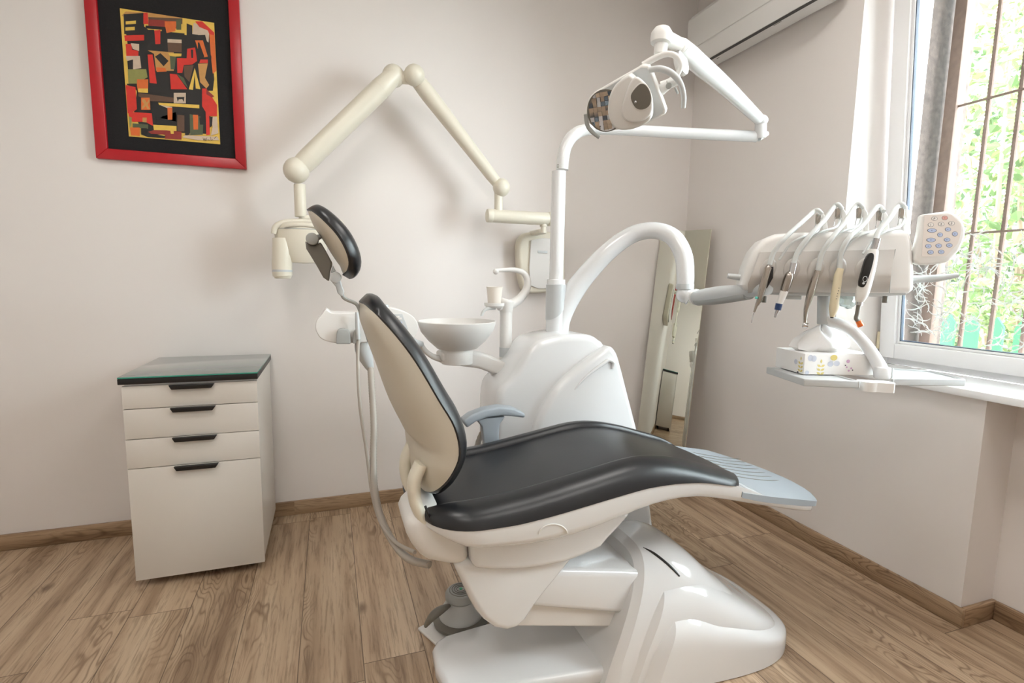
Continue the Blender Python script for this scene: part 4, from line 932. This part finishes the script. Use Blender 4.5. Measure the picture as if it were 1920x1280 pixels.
# ================================================================== DENTAL CHAIR
from mathutils.bvhtree import BVHTree
YCH = -1.44
ch = thing('dental_chair', 'white dental chair with black upholstery, tilted backrest and grey foot plate', 'dental chair', (-1.5, YCH, 0))
def bvh(o):
    m = inv_world(o).inverted(); return BVHTree.FromPolygons([m @ v.co for v in o.data.vertices], [tuple(p.vertices) for p in o.data.polygons])
def hit(px, py, tr_, lift=.001):
    d = ray(px, py).normalized(); h = tr_.ray_cast(CAM, d)
    return (h[0]+h[1]*lift*(1 if h[1].dot(d) < 0 else -1), h[1]) if h[0] else None
ztop_t = [(-2.07, .672), (-2.0, .695), (-1.9, .70), (-1.77, .712), (-1.56, .748), (-1.45, .768), (-1.38, .774), (-1.30, .766), (-1.2, .742), (-1.1, .708), (-.95, .662), (-.85, .628)]
zbot_t = [(-2.07, .645), (-1.9, .645), (-1.81, .645), (-1.69, .658), (-1.53, .682), (-1.40, .700), (-1.30, .702), (-1.2, .694), (-1.06, .664), (-.85, .605)]
def smooth_tab(tab, x): return (lerp_tab(tab, x-.03)+2*lerp_tab(tab, x)+lerp_tab(tab, x+.03))/4
def cushion(x0f, x1f, hwf, ztf, zbf, N=46, bol=.66, dep=.015, ends=.10, crown=0):
    us = [-1, -.985, -.95, -.9, -.84, -.78, -bol-.06, -bol-.03, -bol-.008, -bol+.012, -bol+.035, -.5, -.3, -.1, .1, .3, .5, bol-.035, bol-.012, bol+.008, bol+.03, bol+.06, .78, .84, .9, .95, .985, 1]
    rings = []
    for i in range(N+1):
        s = .5-.5*math.cos(PI*i/N); ring = []
        def pt(u, top):
            # pull the corners in so the plan outline is rounded
            a, b = x0f(u), x1f(u); x = a+(b-a)*s; hw = hwf(x)
            L = b-a; ds = min(s*L, (1-s)*L); e = min(1, ds/ends); ef = math.sqrt(max(0, 1-(1-e)**2)); 
            rr_ = (.15 if s < .5 else .06); e3 = min(1, ds/rr_); w_ = hw-rr_*(1-math.sqrt(max(0, 1-(1-e3)**2)))*.9; zt, zb = ztf(x), zbf(x); th = zt-zb
            if not top: return Vector((x, YCH+u*w_*.985, zb))
            au = abs(u); q = max(0, (au-.72)/.28); side = math.sqrt(max(0, 1-q**2.2))
            z = zb+th*(.02+.98*side*(.25+.75*ef)) if True else 0
            if au < bol+.05: 
                k = 1 if au < bol-.012 else max(0, (bol+.03-au)/.042)**1.6; z -= dep*k*ef
            z += crown*(1-au*au)*ef
            return Vector((x, YCH+u*w_, z))
        for u in us: ring.append(pt(u, True))
        for u in us[::-1][1:-1:3]: ring.append(pt(u, False))
        rings.append(ring)
    return MB().loft(rings)
x0c = lambda u: -2.085+.03*abs(u)**2.6
x1c = lambda u: -.925-.10*abs(u)**2.2
cu = cushion(x0c, x1c, lambda x: .285, lambda x: smooth_tab(ztop_t, x), lambda x: smooth_tab(zbot_t, x)-.0)
mk('seat_cushion', cu, m_leather, ch, ang=60)
# white shell under it, running out to the foot end
sb_t = [(-2.08, .632), (-2.0, .60), (-1.93, .572), (-1.75, .555), (-1.62, .562), (-1.5, .59), (-1.38, .622), (-1.28, .634), (-1.18, .628), (-1.03, .59), (-.85, .548), (-.68, .508), (-.57, .49)]
st_t = [(x, z+.004) for x, z in zbot_t[:-1]]+[(-1.06, .668), (-.9, .60), (-.70, .545), (-.58, .52)]
def shell_ring(x0f, x1f, hw0, ztf, zbf, N=40, r0=.15, r1=.05, lip=.3, und=1.0):
    rings = []
    us = [-1, -.97, -.92, -.85, -.7, -.5, -.25, 0, .25, .5, .7, .85, .92, .97, 1]
    for i in range(N+1):
        s = .5-.5*math.cos(PI*i/N); ring = []; L = x1f(0)-x0f(0); r_e = r0 if s < .5 else r1; ds = min(s*L, (1-s)*L); e3 = min(1, ds/r_e) if r_e else 1
        hw = hw0-(r_e or 0)*(1-math.sqrt(max(0, 1-(1-e3)**2)))*.9
        for u in us:
            x = x0f(u)+(x1f(u)-x0f(u))*s; ring.append(Vector((x, YCH+u*hw, ztf(x))))
        for u in us[::-1]:
            x = x0f(u)+(x1f(u)-x0f(u))*s; zt, zb = ztf(x), zbf(x); e = min(1, ds/.10)
            ring.append(Vector((x, YCH+u*hw*.995, zt-(zt-zb)*(lip+(1-lip)*math.sqrt(max(0, 1-abs(u)**7)))*(.78+.22*e))))
        rings.append(ring)
    return MB().loft(rings)
x0s = lambda u: -2.082+.03*abs(u)**2.6
x1s = lambda u: -.572-.125*abs(u)**2.4
shl = mk('seat_shell', shell_ring(x0s, x1s, .281, lambda x: smooth_tab(st_t, x), lambda x: smooth_tab(sb_t, x), lip=.55), m_white, ch, ang=60)
fp_t = [(-1.10, .685), (-1.034, .640), (-.9, .608), (-.695, .566), (-.58, .540)]
x0p = lambda u: -1.04
x1p = lambda u: -.575-.12*abs(u)**2.4
fpl = mk('foot_plate', shell_ring(x0p, x1p, .283, lambda x: lerp_tab(fp_t, x), lambda x: lerp_tab(fp_t, x)-.024, N=24, r0=0, r1=.03, lip=.95), m_bgrey, ch, ang=40)
tr_ = bvh(fpl)
for i in range(7):
    pp = []
    for k in range(9):
        y = -1.56+i*.046; x = -.93+k*.034; z = lerp_tab(fp_t, x)+.0008; yy = y+.028*((k-4)/4)**2
        pp.append(Vector((x+.012*i, yy+.02, lerp_tab(fp_t, x+.012*i)+.0003)))
    mk('groove', MB().tube(pp, [.0004]+[.0022]*7+[.0004], n=8, sm=2), m_dgrey, fpl)
# housing below the seat
def Cp(px, py, y): return at(px, py, y=y)
mid = [(882, 1010), (960, 1000), (1050, 985), (1130, 965), (1189, 962), (1165, 988), (1143, 1011), (1129, 1028), (1095, 1044), (1062, 1057), (1015, 1066), (970, 1071), (925, 1071), (887, 1068)]
mk('under_seat_housing', MB().prism([Cp(a, b, -1.64) for a, b in mid], (0, .40, 0), .02, 4, 40), m_white, ch)
hin = [(881, 1012), (868, 998), (850, 972), (838, 962), (822, 953), (800, 952), (782, 960), (766, 976), (760, 990), (765, 1010), (775, 1030), (790, 1048), (806, 1058), (845, 1065), (885, 1067)]
hc_ = mk('hinge_cover', MB().prism([Cp(a, b, -1.62) for a, b in hin], (0, .20, 0), .04, 5, 50), m_white2, ch)
# pair of curved back brackets
for dy in (0, .17):
    bp = [(790, 868), (777, 900), (778, 935), (789, 965), (803, 990)]
    P = [Cp(a, b, -1.60)+Vector((0, dy, 0)) for a, b in bp]
    mk('back_bracket', MB().tube(P, [.026, .026, .024, .022, .018], n=18, flat=(.75, (1, 0, 0))), m_ivory, ch)
mk('bracket_slot', MB().tube([Cp(797, 948, -1.63), Cp(803, 963, -1.635), Cp(809, 976, -1.635)], .0035, n=8), m_black, hc_)
# round release cover on the shell
tr_ = bvh(shl); rp = []
for k in range(13):
    a = math.radians(-170+k*200/12+ -5); h = hit(1037+27*math.cos(a), 1002+20*math.sin(a), tr_)
    if h: rp.append(h[0])
if len(rp) > 3: mk('release_rim', MB().tube(rp, .0022, n=8), m_white2, shl)
# column cover lobe
lob = [(851, 1060), (865, 1090), (880, 1124), (893, 1147), (908, 1165), (928, 1180), (951, 1185), (972, 1179), (988, 1164), (1004, 1138), (1030, 1105), (1062, 1066), (1080, 1045), (960, 1050), (870, 1050)]
mk('column_cover', MB().prism([Cp(a, b, -1.615) for a, b in lob], (0, .35, 0), .04, 5, 50), m_white, ch)
def xz(pts, y0_, y1_, bev, name, m, seg=4): return mk(name, MB().prism([(x, y0_, z) for x, z in pts], (0, y1_-y0_, 0), bev, seg, 40), m, ch)
xz([(-1.80, .46), (-1.60, .405), (-1.412, .368), (-1.2, .325), (-1.2, .20), (-1.368, .201), (-1.705, .298), (-1.80, .33)], -1.60, -1.28, .022, 'lift_arm_cover', m_white)
xz([(-1.80, .34), (-1.36, .235), (-1.34, .14), (-1.443, .158), (-1.74, .226), (-1.80, .24)], -1.575, -1.31, .01, 'lift_arm', m_white2)
mk('strut', MB().tube([Cp(1118, 1180, -1.52), Cp(1148, 1222, -1.52)], .008, n=10, sm=0), m_black, ch)
# base plate
def rrect(x0_, x1_, y0_, y1_, r, n=8):
    o_ = []
    for cx_, cy_, a0 in ((x1_-r, y1_-r, 0), (x0_+r, y1_-r, PI/2), (x0_+r, y0_+r, PI), (x1_-r, y0_+r, 1.5*PI)):
        for k in range(n+1): a = a0+PI/2*k/n; o_.append((cx_+r*math.cos(a), cy_+r*math.sin(a)))
    return o_
bpn = [(-1.99, -1.45), (-1.985, -1.36), (-1.965, -1.325), (-1.93, -1.305), (-1.85, -1.295), (-1.5, -1.26), (-1.15, -1.19), (-1.0, -1.19), (-1.0, -1.69), (-1.15, -1.69), (-1.5, -1.63), (-1.85, -1.59), (-1.94, -1.575), (-1.975, -1.545)]
mk('base_plate', MB().prism([(x, y, .0) for x, y in bpn], (0, 0, .056), .018, 4, 50), m_white, ch)
# base housing: nested glossy covers, each with a chamfered left face
def hood(name, tab, cy=YCH-.01, m=m_white, py_=.62, pz=.72, shear=.55, cham=.05, inset=.04):
    xs = [tuple(v) for v in spline([Vector(t) for t in tab], 4)]
    rings = []; n = 40; x0_ = tab[0][0]; x1_ = tab[-1][0]
    xs = [(x0_, max(.01, tab[0][1]-inset), tab[0][2]-inset)]+[(x+cham*(1-(x-x0_)/(x1_-x0_)), hw, zt) for x, hw, zt in xs]
    for x, hw, zt in xs:
        f = max(0, 1-(x-x0_)/(.6*(x1_-x0_))); ring = []
        for k in range(n+1):
            a = PI*k/n; c_, s_ = math.cos(a), math.sin(a); y = hw*math.copysign(abs(c_)**py_, c_); z = zt*abs(s_)**pz
            ring.append(Vector((x+shear*f*z**1.25, cy+y, z+.003)))
        rings.append(ring)
    return mk(name, MB().loft(rings), m, ch, ang=28)
h1 = hood('base_housing', [(-1.485, .225, .40), (-1.40, .235, .402), (-1.30, .245, .400), (-1.16, .258, .358), (-1.03, .270, .280), (-.93, .268, .198), (-.84, .24, .120), (-.76, .18, .060), (-.715, .09, .028), (-.70, .03, .015)], cham=.03, inset=.02)
h2 = hood('base_side_cover', [(-1.42, .245, .325), (-1.33, .252, .328), (-1.2, .262, .312), (-1.1, .270, .278), (-.98, .272, .222), (-.86, .250, .145), (-.76, .20, .08), (-.69, .10, .035), (-.675, .03, .015)], py_=.45, pz=.36, shear=.62, cham=.025, inset=.02)
h3 = hood('base_skirt', [(-1.375, .278, .238), (-1.28, .286, .235), (-1.15, .292, .200), (-1.02, .297, .166), (-.90, .290, .120), (-.80, .260, .082), (-.71, .19, .050), (-.665, .10, .028), (-.652, .03, .015)], py_=.42, pz=.25, shear=.62, cham=.04, inset=.035)
tr_ = bvh(h1); sl = []
for a, b in [(1206, 1026), (1224, 1036), (1243, 1050), (1260, 1065), (1274, 1080)]:
    h = hit(a, b, tr_, .0005)
    if h: sl.append(h[0])
if len(sl) > 2: mk('slot', MB().tube(sl, [.001]+[.0045]*(len(sl)-2)+[.003], n=8), m_black, h1)
# armrest on the far side
ya = -1.16
at_ = [(868, 790), (884, 778), (910, 768), (938, 763), (965, 766), (986, 776), (985, 784), (962, 781), (940, 780), (915, 783), (893, 791), (876, 803)]
arm_ = mk('armrest', MB().prism([Cp(a, b, ya) for a, b in at_], (0, .06, 0), .010, 3, 50), m_bgrey, ch)
mk('armrest_stem', MB().prism([Cp(a, b, ya+.01) for a, b in [(893, 786), (904, 800), (908, 830), (912, 860), (940, 850), (936, 815), (938, 795), (948, 781)]], (0, .035, 0), .006), m_bgrey, arm_)
# backrest and headrest: shell behind, black cushion in front
def pad(tab, yc, cname, sname, par, sm=4, ex=.006, pw=.5):
    q = [spline([Vector(t[:3]) for t in tab], sm), spline([Vector((t[3], t[4], 0)) for t in tab], sm)]
    S, Cn = [], []; N = len(q[0]); us = [math.sin(PI/2*(k/11*2-1)) for k in range(12)]
    for i in range(N):
        x, z, W = q[0][i]; b, t, _ = q[1][i]; W = max(W, .004); b = max(b, .002); t = max(t, .004)
        a, c = q[0][max(0, i-1)], q[0][min(N-1, i+1)]; tg = Vector((c.x-a.x, 0, c.y-a.y)).normalized(); nf = Vector((tg.z, 0, -tg.x)); nf = nf if nf.x > 0 else -nf
        P = Vector((x, yc, z))
        S.append([P+Vector((0, u*W, 0))-nf*b*max(0, 1-u*u)**pw for u in us]+[P+Vector((0, u*W*.97, 0)) for u in us[::-1][1:-1]])
        W2 = W+ex
        C_ = [P+Vector((0, u*W2, 0))+nf*(.004+t*max(0, 1-u**6)**.5) for u in us]+[P+Vector((0, u*W2*.99, 0))-nf*(.007*(1-abs(u)**8)) for u in us[::-1][1:-1]]
        Cn.append(C_)
    o1 = mk(sname, MB().loft(S), m_shaded, par, ang=60); o2 = mk(cname, MB().loft(Cn), m_leather, par, ang=60); return o1, o2
back = [(-2.040, .690, .015, .004, .016), (-2.036, .700, .11, .022, .035), (-2.022, .735, .19, .05, .034), (-1.996, .79, .243, .085, .034), (-1.976, .855, .262, .105, .034), (-1.990, .93, .264, .115, .034), (-2.028, 1.0, .254, .110, .034), (-2.083, 1.10, .230, .090, .034), (-2.128, 1.165, .206, .070, .034), (-2.170, 1.215, .172, .045, .034), (-2.190, 1.238, .125, .025, .036), (-2.202, 1.250, .04, .008, .022)]
pad(back, YCH, 'backrest_cushion', 'backrest_shell', ch)
headt = [(-2.334, 1.500, .012, .003, .010), (-2.326, 1.490, .07, .012, .020), (-2.302, 1.466, .112, .026, .028), (-2.268, 1.428, .13, .034, .031), (-2.246, 1.39, .132, .034, .031), (-2.236, 1.355, .118, .026, .030), (-2.240, 1.33, .08, .014, .024), (-2.246, 1.318, .015, .004, .012)]
hsl, hcu = pad(headt, YCH, 'headrest_cushion', 'headrest_shell', ch)
yh = YCH-.02
mk('headrest_bracket', MB().prism([Cp(a, b, yh-.02) for a, b in [(572, 451), (574, 466), (584, 482), (596, 502), (606, 520), (617, 528), (619, 510), (624, 494), (611, 470), (601, 453), (591, 460), (581, 458)]], (0, .05, 0), .005, 3, 40), m_dgrey, ch)
b_ = Cp(586, 449, yh); mb = MB().cyl(b_-Vector((0, .04, 0)), b_+Vector((0, .04, 0)), npx(b_, 11), n=26, bevel=.004); mb.tube([b_, Cp(604, 442, yh)], [npx(b_, 7), npx(b_, 4)], n=12, sm=0)
mk('headrest_pivot', mb, m_mgrey, ch)
b_ = Cp(629, 520, yh); mb = MB().cyl(b_-Vector((0, .035, 0)), b_+Vector((0, .035, 0)), npx(b_, 10.5), n=26, bevel=.004); mb.prism([Cp(a, b, yh-.02) for a, b in [(620, 526), (638, 522), (641, 535), (646, 547), (641, 556), (633, 550), (630, 538)]], (0, .04, 0), .003); mb.prism([Cp(a, b, yh-.012) for a, b in [(624, 497), (630, 508), (620, 512)]], (0, .024, 0), .002)
mk('headrest_lower_pivot', mb, m_lgrey, ch)
mk('headrest_rod', MB().tube([Cp(a, b, yh) for a, b in [(640, 545), (643, 556), (651, 562), (667, 569), (674, 580), (681, 604), (692, 640)]], [.0052]*7, n=12, flat=(1, (0, 1, 0))), m_mgrey, ch)
# ================================================================== FOOT CONTROL
pc = at(864, 1160, z=.02); pc = Vector((pc.x, pc.y, 0))
ft = thing('foot_control', 'grey round foot control on a small white plate beside the chair base', 'foot pedal', pc)
e_ = (at(783, 1175, z=0)-at(819, 1210, z=0)); ang_ = math.atan2(e_.y, e_.x); R3 = Matrix.Rotation(ang_, 4, 'Z')
a_ = at(783, 1176, z=.012); b_ = at(820, 1208, z=.012); dn = (b_-a_).normalized(); pr_ = Vector((-dn.y, dn.x, 0)); pr_ = pr_ if pr_.dot(pc-a_) > 0 else -pr_
b_ = b_+dn*0
mk('plate', MB().prism([Vector((p.x, p.y, 0)) for p in (a_, b_, b_+pr_*.10, b_+pr_*.12-dn*.0, a_+pr_*.16)], CZ*.012, .004, 3), m_white2, ft)
mk('ring', MB().lathe([(0.0885, 0.013), (0.1038, 0.018), (0.1062, 0.03), (0.092, 0.04), (0.059, 0.042)], pc, n=40), m_dgrey, ft)
mk('housing', MB().lathe([(0.0826, 0.04), (0.0802, 0.055), (0.0614, 0.085), (0.0543, 0.105), (0.0472, 0.107)], pc, n=40), m_lgrey, ft)
cap_ = mk('cap', MB().lathe([(0.0531, 0.106), (0.059, 0.112), (0.059, 0.128), (0.0519, 0.138), (0.0378, 0.142), (0.0, 0.144)], pc, n=40), m_mgrey, ft)
def ring(c, r, th, N=CZ, n=36):
    q = CZ.rotation_difference(N); pts = [c+q @ Vector((r*math.cos(2*PI*k/n), r*math.sin(2*PI*k/n), 0)) for k in range(n+1)]; return MB().tube(pts, th, n=6, sm=0)
for r in (.016, .025, .034, .043): mk('ridge', ring(pc+CZ*(.1438-max(0, r-.034)*.35), r, .0012), m_dgrey, cap_)
mk('green_mark', MB().cyl(pc+CZ*.143, pc+CZ*.1455, .006, n=16), mat('green_mark', (.02, .35, .15), .4), cap_)
lv_ = [at(841, 1135, y=pc.y-.03), at(826, 1143, y=pc.y-.07), at(810, 1156, y=pc.y-.08), at(798, 1172, y=pc.y-.06)]
mk('lever', MB().tube(lv_, [.010, .018, .018, .010], n=14, flat=(.7, (0, 0, 1))), m_dgrey, ft)
bpy.context.view_layer.update()
